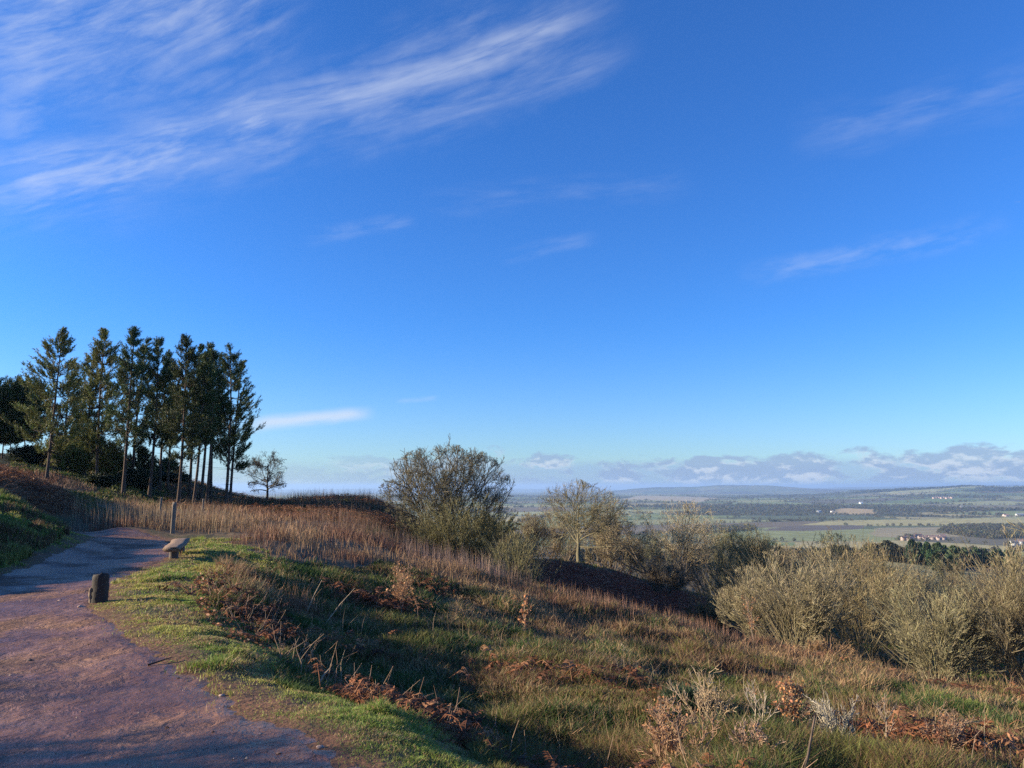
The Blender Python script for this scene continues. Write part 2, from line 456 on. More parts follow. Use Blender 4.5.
fc = np.where(hl & (rr[fm] < 12000)[:,None], (.08,.08,.045), fc)
# larger named fields of the near valley floor, by ground quads (azimuth px, row)
def farpt(px, py, z=-118.0):
    x, y, zz = ray(px, py); k = (z-EYE)/zz; return (x*k, y*k)
SPEC = [([(740,543),(760,526),(880,528),(905,541),(880,545)], (.20,.21,.08)),
        ([(766,530),(790,524),(868,523),(862,528),(800,531)], (.085,.055,.06)),
        ([(868,534),(880,526),(945,525),(975,535),(940,539),(880,538)], (.27,.21,.12)),
        ([(700,533),(712,525),(760,526),(750,543),(715,541)], (.17,.19,.07)),
        ([(800,523),(830,518),(1010,516),(1040,520),(960,523)], (.36,.30,.12)),
        ([(828,512),(840,508),(875,509),(873,513)], (.42,.28,.13)),
        ([(740,547),(760,544),(800,546),(790,552),(740,552)], (.13,.17,.06)),
        ([(620,500),(640,496),(720,498),(700,503)], (.36,.28,.18))]
Xf = X[fm]; Yf = Y[fm]
for q, c in SPEC:
    P = np.array([farpt(*p) for p in q])
    m = sdist(Xf + (fbm(Xf/120, Yf/120, 2, 77)-.5)*40, Yf, P) > 0
    stripe = 1+.08*np.sign(np.sin((Xf+Yf*.2)/14))
    fc[m] = np.array(c)*stripe[m][:,None]*(.9+.2*fbm(Xf[m]/50, Yf[m]/50, 3, 78))[:,None]
fc = (fc*.72+np.array((.17,.17,.075))*.28)*1.38*(1-.45*sst(11000, 14000, rr[fm]))[:,None]
bl = sst(900, 1400, rr[fm])[:,None]
C[fm] = C[fm]*(1-bl) + fc*bl
fld_spec = [np.array([farpt(*p) for p in q]) for q, c in SPEC]
idx = np.arange(nr*nt_).reshape(nr, nt_)
Q = np.stack([idx[:-1], np.roll(idx[:-1],-1,1), np.roll(idx[1:],-1,1), idx[1:]], -1).reshape(-1,4)
V = np.stack([X, Y, Z], 1)
ctr = np.array([[0,0,Z[:nt_].mean()]])
V2 = np.concatenate([V, ctr]); C2 = np.concatenate([C, C[:1]])
tri = np.stack([np.full(nt_, len(V)), np.roll(idx[0],-1), idx[0]], 1)
g = mk('ground', V2, [Q, tri], M_ground, C2, smooth=True)
tag(g, kind='structure')

# path: a thin sheet whose rim dips below the turf
sd = np.full(nr*nt_, -9.0); near = rr < 58
sd[near] = path_sd(X[near], Y[near])
keepv = (sd > -.35).reshape(nr, nt_)
fk = keepv[:-1] & np.roll(keepv[:-1],-1,1) & keepv[1:] & np.roll(keepv[1:],-1,1)
Qp = Q.reshape(nr-1, nt_, 4)[fk]
used, inv = np.unique(Qp, return_inverse=True)
PV = V[used].copy()
PV[:,2] += np.clip(sd[used]*.12, -.035, .014) + .012*(fbm(PV[:,0]*9, PV[:,1]*9, 3, 91)-.5)*sst(0,.6,sd[used])
p = mk('path', PV, [inv.reshape(-1,4)], M_path, None, smooth=True)
tag(p, kind='structure')

# ------------------------------------------------------------------ grasses etc.
def scatter(n, th0, th1, r0, r1, power=0.0):
    """polar scatter: log-uniform in distance"""
    th = np.radians(rng.uniform(th0, th1, n))
    u = rng.random(n)
    if power == 0: r = r0*(r1/r0)**u
    else: r = (r0**power + u*(r1**power-r0**power))**(1/power)
    x = np.sin(th)*r; y = np.cos(th)*r
    return x, y, r
def vary(col, n, a=.3, hue=.12):
    b = rng.uniform(1-a, 1+a, (n,1)); h = rng.uniform(1-hue, 1+hue, (n,3))
    return np.asarray(col)*b*h
def pxw(r, k): return r/F*k               # width of k pixels at range r

def field(n, regs, r0, r1, hfun, cfun, mat, name, label, cat, wmin=.004, wpx=.9, th=(-40,40), power=0.0, dens=None, lean=(.1,.6), accin=None):
    x, y, r = scatter(n, th[0], th[1], r0, r1, power)
    g_ = regions(x, y); psd = path_sd(x, y); m = np.isin(g_, list(regs)) & ((psd < -.02) | ((psd < .22) & (rng.random(n) < .12)))
    if dens is not None: m &= rng.random(n) < dens(x, y)
    x, y, r, g_ = x[m], y[m], r[m], g_[m]
    N = len(x)
    z = hgt(x, y) - .01
    h = hfun(x, y, r, g_)
    c, ct = cfun(x, y, r, g_)
    w = np.maximum(wmin, pxw(r, wpx))*rng.uniform(.6, 1.3, N)
    acc = accin or Acc()
    blades(acc, np.stack([x,y,z],1), h, w, rng.uniform(lean[0], lean[1], N), c, ct)
    if accin is None:
        o = acc.build(name, mat); tag(o, label, cat, kind='stuff'); return o

def mixc(a, b, t): return np.asarray(a)*(1-t)[:,None] + np.asarray(b)*t[:,None]
# short verge turf
def vh(x, y, r, g_):
    tus = sst(.5, .72, fbm(x*1.1, y*1.1, 3, 101))*(.5+1.2*sst(.5,.7,fbm(x*4,y*4,2,106)))
    trod = sst(.9, .1, -path_sd(x, y))
    return (.035+.075*tus)*(1-.5*trod)*rng.uniform(.6,1.5,len(x))
def vc(x, y, r, g_):
    t = sst(.35,.65,fbm(x*.9, y*.9, 3, 102)); c = mixc((.32,.30,.07), (.16,.215,.04), t)
    t2 = (rng.random(len(x)) < .2+.45*sst(.48,.66,fbm(x*2.3,y*2.3,3,103)))*1.0
    c = mixc(np.ones((1,3)), np.ones((1,3)), t)*c
    c = c*(1-t2)[:,None] + np.array((.30,.20,.10))*t2[:,None]
    c = c*vary((1,1,1), len(x), .3, .1)
    return c*1.1, c*1.9
def vden(x, y):
    sdv = -path_sd(x, y)
    bare = sst(.57, .70, fbm(x*1.6, y*1.6, 4, 104))*.8
    return np.clip((.12+.88*sst(0, .75, sdv+(fbm(x*2.2, y*2.2, 3, 64)-.5)*.9))*(1-bare), 0, 1)
field(1500000, 'VG', 2.6, 30, vh, vc, M_grass, 'verge_grass', 'short bright green grass on the verge beside the red path', 'grass', wmin=.004, wpx=.85, th=(-38,14), dens=vden, lean=(.2,1.0))

# slope grass
def sh(x, y, r, g_):
    t = fbm(x*.8, y*.8, 3, 111)
    h = .08+.2*sst(.4,.75,t)
    h = np.where(np.isin(g_, ['K','T','M']), h*1.35, h)
    return h*rng.uniform(.5,1.4,len(x))
def sc(x, y, r, g_):
    t = sst(.38,.62,fbm(x*.55, y*.55, 3, 112))
    dry = {'C':.4,'K':.75,'T':.9,'M':.62,'R':.6,'N':.45,'I':.2,'B':.2,'J':.5}
    d = np.array([dry.get(k,.3) for k in g_])
    d = np.clip(d + (fbm(x*.7+5, y*.7, 3, 113)-.5)*1.3, 0, 1)
    isd = rng.random(len(x)) < d
    gr = mixc((.062,.105,.024), (.15,.145,.038), t)
    dr = mixc((.34,.225,.11), (.20,.115,.06), t)
    c = np.where(isd[:,None], dr, gr)*vary((1,1,1), len(x), .3, .1)
    return c, c*1.2
field(1000000, 'CKTMRNIBJ', 3.5, 120, sh, sc, M_grass, 'hillside_grass', 'rough green and straw grass over the hollow below the path', 'grass', wmin=.005, wpx=.9, th=(-33,41), power=-.25, lean=(.2,.9))

# left bank turf
def bh(x, y, r, g_): return (.03+.24*sst(.42,.7,fbm(x*1.1,y*1.1,3,121)))*rng.uniform(.6,1.4,len(x))
def bc(x, y, r, g_):
    t = sst(.4,.6,fbm(x*1.0, y*1.0, 3, 122)); c = mixc((.06,.105,.02), (.13,.13,.035), t)
    t3 = (rng.random(len(x)) < .8*sst(.45,.6,fbm(x*.8+3,y*.8,3,123)))*1.0
    c = (c*1.5*(1-t3)[:,None] + np.array((.16,.10,.05))*t3[:,None])*vary((1,1,1), len(x), .3, .1)
    return c, c*1.2
def bden(x, y): return (bank_h(x, y) > .02)*1.0
field(260000, 'VGHD', 8, 34, bh, bc, M_grass, 'bank_grass', 'mossy green turf on the steep bank left of the path', 'grass', th=(-42,-26), dens=bden, wpx=.9)

# tall dry grass
def dh(x, y, r, g_):
    t = fbm(x*.5, y*.5, 3, 131)
    h = .12+.8*t
    h = np.where(g_ == 'D', h*.85, np.where(g_ == 'T', h*.72, np.where((g_ == 'J') | (g_ == 'H'), h*.7, h*.45)))
    return h*rng.uniform(.55,1.25,len(x))
def dc(x, y, r, g_):
    t = sst(.35,.65,fbm(x*.3, y*.3, 3, 132))
    c = mixc((.39,.235,.125), (.27,.135,.08), sst(.2,.8,t+(fbm(x*.12+7, y*.12, 2, 134)-.5)))
    c = np.where((g_ == 'J')[:,None], c*.62, c)
    c = c*vary((1,1,1), len(x), .35, .08)
    return c*.8, c*1.1
def dd(x, y):
    g_ = regions(x, y)
    den = np.select([g_=='D', g_=='T', g_=='J', g_=='K', g_=='R', g_=='M', g_=='H'], [1, .55, .5, .3, .2, .15, .7], 0)
    den = den*~((x < -9.3) & (y < 31.1))*(np.abs(x+13.55) > np.where(y < 32, .35, 0))
    return den*(.22+.78*sst(.42,.58,fbm(x*.4,y*.4,3,133)))
field(240000, 'DTJKRMH', 10, 90, dh, dc, M_dry, 'tall_dry_grass', 'tall straw coloured dead grass beyond the bend of the path', 'grass', wmin=.006, wpx=.55, th=(-40,41), dens=dd, lean=(.03,.7))

# dead willowherb and pink stems below the big bush
acc = Acc()
def stemset(px0, px1, Y0, Y1, n, hh_, col, w=.012, lean=(.02,.25)):
    Yd = rng.uniform(Y0, Y1, n); xx = (rng.uniform(px0, px1, n)-512)/F*Yd
    e_ = np.minimum((xx/Yd*F+512)-px0, px1-(xx/Yd*F+512))/(.3*(px1-px0)); k_ = (rng.random(n) < e_*1.2) & (rng.random(n) < .15+.85*sst(.42,.62,fbm(xx*.6, Yd*.6, 3, 171))); xx, Yd = xx[k_], Yd[k_]; n = len(xx)
    zz = hgt(xx, Yd)
    blades(acc, np.stack([xx, Yd, zz], 1), rng.uniform(.5,1.15,n)*hh_, np.full(n, w)*rng.uniform(.6,1.2,n), rng.uniform(lean[0], lean[1], n), vary(col, n, .3, .08))
stemset(400, 540, 30, 40, 3000, 1.15, (.33,.215,.155), .011)
stemset(480, 780, 26, 33, 3600, .62, (.29,.16,.10), .012)
stemset(300, 420, 36, 48, 2500, 1.1, (.20,.12,.08), .014)
stemset(545, 690, 56, 76, 2600, .7, (.42,.15,.08), .03, (.1,.9))
stemset(380, 980, 13, 29, 9500, .34, (.23,.15,.10), .006, (.1,1.0))
stemset(480, 1000, 18, 29, 5000, .5, (.36,.23,.13), .006, (.1,.8))
stemset(540, 1010, 7, 15, 420, .62, (.46,.34,.21), .006, (.05,.6))
stemset(270, 520, 12, 22, 260, .6, (.42,.30,.19), .007, (.05,.6))
stemset(760, 1080, 22, 30, 1400, .8, (.34,.22,.12), .012, (.1,.7))
stemset(270, 410, 60, 84, 3500, 1.2, (.17,.11,.075), .022)
stemset(60, 260, 31.2, 37, 1800, 1.25, (.36,.24,.13), .014)
o = acc.build('dead_stems', M_dry); tag(o, 'thin pinkish dead stems standing in front of the bare bushes', 'dead stems', kind='stuff')

# ------------------------------------------------------------------ bracken
def fern(acc, base, L, az, rise, col, nl=11):
    """collapsed fronds: arching rachis with paired drooping leaflets. vectorised over N"""
    N = len(base); K_ = 6
    t = np.linspace(0, 1, K_)[None]
    d = np.stack([np.cos(az), np.sin(az)], 1)
    hor = L[:,None]*(t*.85)
    ver = L[:,None]*(rise[:,None]*np.sin(t*2.3)*.6 - .25*t**2.2)
    P = np.empty((N, K_, 3)); P[...,:2] = base[:,None,:2]+d[:,None]*hor[...,None]; P[...,2] = base[:,None,2]+ver
    kink = rng.normal(size=(N,K_,3))*.03*L[:,None,None]*t[...,None]; P += kink
    tubes(acc, P, (.006*(1-.75*t))*np.ones((N,1))*np.maximum(1, L[:,None]), 3, col*1.1)
    tl = np.linspace(.3, .98, nl)
    f = tl*(K_-1); i0 = np.minimum(f.astype(int), K_-2); fr = f-i0
    Q0 = P[:,i0]*(1-fr)[None,:,None] + P[:,i0+1]*fr[None,:,None]
    tang = unit(P[:,i0+1]-P[:,i0])
    side = unit(np.cross(tang, np.array([0,0,1.0])))
    ll = L[:,None]*.23*(1.05-tl)[None]
    for s in (-1, 1):
        dirn = unit(side*s + tang*.5 + rng.normal(size=Q0.shape)*.35 + np.array([0,0,-.45]))
        tip = Q0 + dirn*ll[...,None]
        wv = tang*(ll*.17)[...,None]
        mid = Q0 + dirn*(ll*.5)[...,None] + np.array([0,0,1.])*(ll*.12)[...,None]
        V = np.stack([Q0-wv*.4, mid-wv, mid+wv, Q0+wv*.4, tip], 2)
        i = np.arange(N*nl)*5
        Qd = np.stack([i, i+1, i+2, i+3], 1); T = np.stack([i+1, i+4, i+2], 1)
        cc = np.repeat(col, nl*5, 0)*rng.uniform(.7,1.3,(N*nl*5,1))
        acc.add(V, Q=Qd, T=T, C=cc)
EDGE = np.array([flat(*p) for p in ((900,800),(800,775),(700,752),(600,735),(500,712),(440,698),(400,690),(340,668),(280,645),(240,628),(215,610))])
EDGE = np.concatenate([EDGE, [[-6.2,16.0],[-6.9,19]]])
def along(n, s0, s1):
    seg = np.linalg.norm(np.diff(EDGE, axis=0), axis=1); cs = np.concatenate([[0], np.cumsum(seg)])
    u = rng.random(n)*cs[-1]; i = np.clip(np.searchsorted(cs, u)-1, 0, len(seg)-1)
    f = (u-cs[i])/seg[i]
    p_ = EDGE[i]*(1-f)[:,None]+EDGE[i+1]*f[:,None]
    d = unit(EDGE[i+1]-EDGE[i]); nrm = np.stack([d[:,1], -d[:,0]], 1)
    s = rng.uniform(s0, s1, n)
    return p_ + nrm*s[:,None]
RUST = [(.27,.105,.045), (.15,.06,.03), (.34,.165,.08), (.09,.04,.024)]
def rustcol(n):
    return np.array(RUST)[rng.integers(0, 4, n)]*rng.uniform(.75,1.25,(n,1))
def sgn_far():
    d = unit(EDGE[6]-EDGE[5]); nrm = np.array([d[1], -d[0]])
    return 1 if nrm@np.array([.8,.6]) > 0 else -1
SG = sgn_far()
acc = Acc()
def put_ferns(xy, Lr, rise=(.2,.9), nl=11, clump=None):
    x, y = xy[:,0], xy[:,1]
    if clump is not None:
        m = rng.random(len(x)) < clump(x, y); x, y = x[m], y[m]
    m = path_sd(x, y) < -.35; x, y = x[m], y[m]
    N = len(x); z = hgt(x, y)+rng.uniform(0, .10, N)
    fern(acc, np.stack([x,y,z],1), rng.uniform(Lr[0], Lr[1], N), rng.uniform(0, 2*pi, N), rng.uniform(rise[0], rise[1], N), rustcol(N), nl)
q = along(3200, .1, 1.0) if SG > 0 else along(3200, -1.0, -.1)
q = np.concatenate([q, q[q[:,0] > -1.6][:900]+rng.normal(size=(len(q[q[:,0] > -1.6][:900]),2))*.2])
q = q[:]
q9 = along(4200, -.28, .35) if SG > 0 else along(4200, -.35, .28)
put_ferns(q9[q9[:,0] > -1.5], (.08,.24), (.2,1.1), 12)
put_ferns(q, (.16,.48), (.1,.9), 14, lambda x,y: np.where(x > -1.6, .55, .06)+.94*sst(.46,.58,fbm(x*.9,y*.9,3,141)))
# separate heaps seen in the hollow and on the crest
def heap(px, py, Yd, n, rad, L=(.3,.7), rise=(.2,.9), nl=9):
    c = at(px, py, Yd)
    q = np.stack([c[0]+rng.normal(size=n)*rad, c[1]+rng.normal(size=n)*rad*1.1], 1)
    put_ferns(q, L, rise, nl)
heap(240,600,13.0,130,.4); heap(268,625,11.5,90,.35); heap(375,600,20,150,.6,(.4,.9)); heap(340,640,12.5,120,.4)
heap(440,575,25,120,.6); heap(650,745,6.5,420,.5,(.12,.32)); heap(720,760,6.0,420,.5,(.12,.32)); heap(560,722,7.0,260,.35,(.12,.3))
heap(520,690,12,60,.5); heap(815,660,25,160,.9); heap(860,668,24,160,.9); heap(960,760,10,200,.6); heap(900,750,10.5,140,.5); heap(640,690,12,60,.5)
for pxx, pyy in ((930,690),(965,692),(1000,697),(1030,706)): heap(pxx, pyy, 23, 170, .9)
o = acc.build('dead_bracken', M_fern); tag(o, 'collapsed rust brown dead bracken along the lip of the verge', 'bracken', kind='stuff')
# leaf litter and bracken crumbs
acc = Acc()
q = along(26000, -.25*1, 1.4) if SG > 0 else along(26000, -1.4, .25)
x, y = q[:,0], q[:,1]
m = (path_sd(x, y) < -.1) & (rng.random(len(x)) < np.where(x > -1.6, .5, .05)+.95*sst(.45,.6,fbm(x*.9,y*.9,3,141))); x, y = x[m], y[m]
N = len(x); r = np.hypot(x, y); bs = np.stack([x, y, hgt(x, y)+rng.uniform(.0,.09,N)], 1)
d1 = rnd_dir(N); d1[:,2] *= .4; s = np.maximum(.012, pxw(r, 1.6))*rng.uniform(.6,1.8,N)
d2 = unit(np.cross(d1, rnd_dir(N)))
V = np.stack([bs-d1*s[:,None], bs+d2*s[:,None]*.5, bs+d1*s[:,None], bs-d2*s[:,None]*.5], 1)
acc.add(V, Q=np.arange(N*4).reshape(N,4), C=np.repeat(rustcol(N)*1.1, 4, 0))
o = acc.build('leaf_litter', M_leaf); tag(o, 'brown leaf litter under the bracken at the verge edge', 'leaf litter', kind='stuff')
# bracken hillside in shade and hillside left
acc = Acc()
def reg_ferns(n, th, r0, r1, regs, Lr, nl=5):
    x, y, r = scatter(n, th[0], th[1], r0, r1); g_ = regions(x, y); m = np.isin(g_, list(regs)); put_ferns(np.stack([x[m],y[m]],1), Lr, (.2,1.0), nl)
RUST = [(.50,.13,.06),(.30,.075,.04),(.60,.24,.12),(.16,.05,.03)]
reg_ferns(26000, (1,14), 50, 86, 'F', (.6,1.3), 4)
RUST = [(.30,.125,.055), (.17,.07,.035), (.36,.18,.09), (.10,.045,.027)]
o = acc.build('hillside_bracken', M_fern); tag(o, 'dark reddish bracken slope below the bare oak', 'bracken', kind='stuff')
acc = Acc()
reg_ferns(9000, (-42,-29), 24, 50, 'H', (.5,1.1), 6)
o = acc.build('mound_bracken', M_fern); tag(o, 'sunlit orange brown bracken on the mound under the left pines', 'bracken', kind='stuff')
acc = Acc()
reg_ferns(15000, (-24,-5), 44, 100, 'JI', (.5,1.0), 4)
o = acc.build('ridge_bracken', M_fern); tag(o, 'dark brown bracken on the ridge by the round thorn tree', 'bracken', kind='stuff')

# pale broken stalks poking from the bracken
acc = Acc()
q = along(420, 0, 1.2) if SG > 0 else along(420, -1.2, 0)
N = len(q); b = np.stack([q[:,0], q[:,1], hgt(q[:,0], q[:,1])], 1)
L_ = rng.uniform(.15,.55,N); dr = unit(rng.normal(size=(N,3))*np.array([.6,.6,.2])+np.array([.15,0,.8]))
t = np.linspace(0,1,4)[None,:,None]
P = b[:,None]+dr[:,None]*L_[:,None,None]*t + rng.normal(size=(N,4,3))*.02*t
tubes(acc, P, .005*(1-.6*t[...,0])*np.ones((N,1)), 4, vary((.36,.24,.15), N, .3, .05))
o = acc.build('broken_stalks', M_dry); tag(o, 'pale broken bracken stalks poking up along the verge lip', 'stalks', kind='stuff')

# heather / bilberry cushions at lower right
acc = Acc()
def cushion(px, py, Yd, rad, n, col, hgt_=.3):
    c = at(px, py, Yd)
    a = rng.uniform(0, 2*pi, n); rr_ = rad*np.sqrt(rng.random(n))
    x = c[0]+np.cos(a)*rr_; y = c[1]+np.sin(a)*rr_
    dome = hgt_*np.sqrt(np.clip(1-(rr_/rad)**2, 0, 1))*rng.uniform(.5,1.05,n)*(.6+.8*fbm(x*3,y*3,2,151))
    z = hgt(x, y)
    blades(acc, np.stack([x,y,z],1), dome+.06, np.full(n,.022), rng.uniform(.1,.6,n), vary(col, n, .4, .12), vary(np.array(col)*1.5, n, .3, .1))
for a in ((905,700,18,.9,3500,(.10,.13,.03)),(955,722,15,.8,4000,(.12,.145,.03)),(985,733,14,.6,2500,(.09,.12,.03)),(930,715,16,.6,2200,(.13,.14,.035)),(1010,745,12.5,.5,2000,(.07,.09,.03)),
          (870,715,15,.5,1600,(.09,.08,.035)),(690,720,10,.35,1500,(.05,.07,.035)),(640,645,20,.7,2000,(.08,.085,.035)),(560,650,18,.6,1600,(.09,.07,.04)),(1050,715,17,.8,2500,(.12,.13,.03)),(480,600,25,.8,1500,(.07,.075,.03)),(830,690,18,.6,1500,(.1,.07,.04))):
    cushion(*a)
o = acc.build('bilberry_cushions', M_leaf); tag(o, 'low yellow green bilberry and heather clumps on the lower right slope', 'heather', kind='stuff')

# ------------------------------------------------------------------ tree grower
def grow_levels(P, Rad, spec, env=None):
    """P (N,K,3) parent polylines. returns list of (P,R,sides)"""
    outl = []
    for sp_ in spec:
        N, K_, _ = P.shape
        nch = sp_['n']
        par = np.repeat(np.arange(N), nch)
        t = rng.uniform(sp_.get('t0', .25), 1.0, len(par))
        f = t*(K_-1); i0 = np.minimum(f.astype(int), K_-2); fr = (f-i0)[:,None]
        pos = P[par,i0]*(1-fr)+P[par,i0+1]*fr
        tan_ = unit(P[par,i0+1]-P[par,i0])
        plen = np.linalg.norm(np.diff(P, axis=1), axis=2).sum(1)[par]
        rad = (Rad[par,i0]*(1-fr[:,0])+Rad[par,i0+1]*fr[:,0])*sp_.get('rr', .6)
        perp = unit(np.cross(tan_, rnd_dir(len(par))))
        an = R_(sp_['ang'])*rng.uniform(.6,1.3,len(par))
        d = tan_*np.cos(an)[:,None]+perp*np.sin(an)[:,None]
        L = plen*sp_['len']*rng.uniform(.55,1.25,len(par))*(1.15-.5*t)
        if sp_.get('keep'):
            k_ = rng.random(len(par)) < sp_['keep']; pos, d, L, rad = pos[k_], d[k_], L[k_], rad[k_]
        M = len(pos); Kc = sp_.get('K', 4)
        trop = sp_.get('trop', .2); droop = sp_.get('droop', 0)
        Pc = np.empty((M, Kc, 3)); Pc[:,0] = pos; dd_ = d
        for k in range(1, Kc):
            dd_ = unit(dd_ + np.array([0,0,trop])/(Kc-1) - np.array([0,0,droop])*(k/Kc)**2 + rng.normal(size=(M,3))*sp_.get('wig', .12))
            step = L/(Kc-1)
            nxt = Pc[:,k-1]+dd_*step[:,None]
            if env is not None:
                e = env(nxt); over = e > 1
                nxt[over] = Pc[over,k-1]+dd_[over]*(step[over]*.25)[:,None]
            Pc[:,k] = nxt
        rad = np.maximum(rad, sp_.get('rmin', .004))
        Rc = rad[:,None]*np.linspace(1, sp_.get('tip', .35), Kc)[None]
        Rc = np.maximum(Rc, sp_.get('rmin', .004)*.7)
        outl.append((Pc, Rc, sp_.get('sides', 3)))
        P, Rad = Pc, Rc
    return outl
def ellips(c, rx, ry, rz, s, noise=.25):
    def f(p):
        q = (p-c)/np.array([rx, ry, rz])
        az = np.arctan2(q[:,1], q[:,0]); el = q[:,2]/(np.linalg.norm(q, axis=1)+1e-6)
        nn = fbm(az*1.6+s, el*2.6+s*3, 3, 160+s)
        return np.linalg.norm(q, axis=1)/(1-noise+2*noise*nn)
    return f
def bare_tree(name, px, Yd, top, width, label, cat, col=(.16,.13,.09), tcol=(.24,.19,.11), trunk_frac=.25, stems=1, density=1.0, seed=0, group=None, droop=0, twig_r=.011, dark=None, base_py=None, ncrown=None, lean=0, spread=35):
    global rng
    rng = np.random.default_rng(1000+seed)
    x = (px-512)/F*Yd; z0 = H1(x, Yd)-.05
    ztop = at(px, top, Yd)[2]; Hh = max(ztop-z0, .6); Wd = width/F*Yd
    root = empty(name, (x, Yd, z0)); tag(root, label, cat, group)
    env = ellips(np.array([0,0,Hh*.56]), Wd*.5, Wd*.5, Hh*.47, seed, .40 if stems >= 12 else .26)
    acc = Acc(); r0 = max(.035, Hh*.026)/(stems**.45)
    # stems
    bush = stems >= 12
    if stems == 1:
        K_ = 6; t = np.linspace(0,1,K_)
        Pst = np.zeros((1,K_,3)); Pst[0,:,2] = t*Hh*.68; Pst[0,:,0] = t*lean*Hh
        Pst[0,1:] += rng.normal(size=(K_-1,3))*.02*Hh
        Rs = (r0*(1.1-.85*t))[None]*np.array([1.3,1.03,1,1,1,1])[None]
        tubes(acc, Pst, Rs, 8, np.array(col))
        lv = [dict(n=int(18*density), ang=64, len=1.05, t0=max(.15, trunk_frac/.68), K=6, sides=5, trop=.22, rr=.5, wig=.2, rmin=.035, droop=droop)]
    else:
        K_ = 5; t = np.linspace(0,1,K_)[None]
        az = rng.uniform(0, 2*pi, stems); sp_ = np.tan(R_(spread))*np.sqrt(rng.random(stems))
        d = unit(np.stack([np.cos(az)*sp_, np.sin(az)*sp_, np.ones(stems)], 1))
        Ls = Hh*rng.uniform(.5,.95,stems)
        Pst = d[:,None]*Ls[:,None,None]*t[...,None]
        Pst[...,:2] += (np.stack([np.cos(az), np.sin(az)],1)*Wd*.06)[:,None]
        Pst[:,1:] += rng.normal(size=(stems,K_-1,3))*.02*Hh
        Pst[...,2] = np.maximum(Pst[...,2], 0)
        Rs = r0*(1.1-.85*t)*rng.uniform(.6,1.1,(stems,1))
        tubes(acc, Pst, Rs, 5, np.array(col))
        if bush: lv = [dict(n=int(8*density), ang=36, len=.62, t0=.1, K=4, sides=4, trop=.35, rr=.55, wig=.09, rmin=.013, droop=droop)]
        else: lv = [dict(n=int(11*density), ang=46, len=.98, t0=.15, K=5, sides=4, trop=.4, rr=.55, wig=.17, rmin=.025, droop=droop)]
    l1 = grow_levels(Pst, Rs, lv, env)
    tubes(acc, l1[0][0], l1[0][1], l1[0][2], np.array(col))
    wg = .09 if bush else .17
    l2 = grow_levels(l1[0][0], l1[0][1], [dict(n=5 if bush else 9 if stems == 1 else 7, ang=30 if bush else 44, len=.62, t0=.15, K=4, sides=3, trop=.3, rr=.5, wig=wg, rmin=.012 if bush else .017, droop=droop)], env)
    tubes(acc, l2[0][0], l2[0][1], 3, np.array(col)*1.05)
    acc.build('trunk', M_bark, root)
    acc = Acc()
    nn = (ncrown or 6) - (1 if bush else 0)
    l3 = grow_levels(l2[0][0], l2[0][1], [dict(n=nn, ang=30 if bush else 42, len=.62, t0=.15, K=3, sides=3, trop=.2, rr=.45, wig=wg, rmin=twig_r, droop=droop*1.3),
                                          dict(n=4 if bush else 5, ang=28 if bush else 40, len=.7 if bush else .62, t0=.1, K=3, sides=2, trop=.15, rr=.5, wig=wg*1.1, rmin=twig_r*.85, droop=droop*1.5)], env)
    for P_, R2, s_ in l3:
        c = vary(tcol, len(P_), .28, .07)
        tubes(acc, P_, R2, s_, c)
    if bush:     # long straight shoots through the outline
        n_ = 150; a_ = rng.uniform(0,2*pi,n_); q_ = np.sqrt(rng.random(n_)); sp2 = np.tan(R_(spread))*q_*.9
        dd2 = unit(np.stack([np.cos(a_)*sp2, np.sin(a_)*sp2, np.ones(n_)],1)+rng.normal(size=(n_,3))*.08)
        st2 = np.stack([np.cos(a_)*q_*Wd*.16, np.sin(a_)*q_*Wd*.16, rng.uniform(.1,.5,n_)*Hh],1)
        lim = (rng.uniform(.35,.75,n_)*Hh)[:,None]
        P2 = st2[:,None]+dd2[:,None]*(lim*np.linspace(0,1,4)[None])[...,None]; P2 += rng.normal(size=P2.shape)*.012*Hh
        tubes(acc, P2, np.array([.014,.012,.009,.005])[None]*np.ones((n_,1)), 3, vary(np.array(tcol)*1.15, n_, .25, .05))
    acc.build('crown', M_twig, root)
    return root

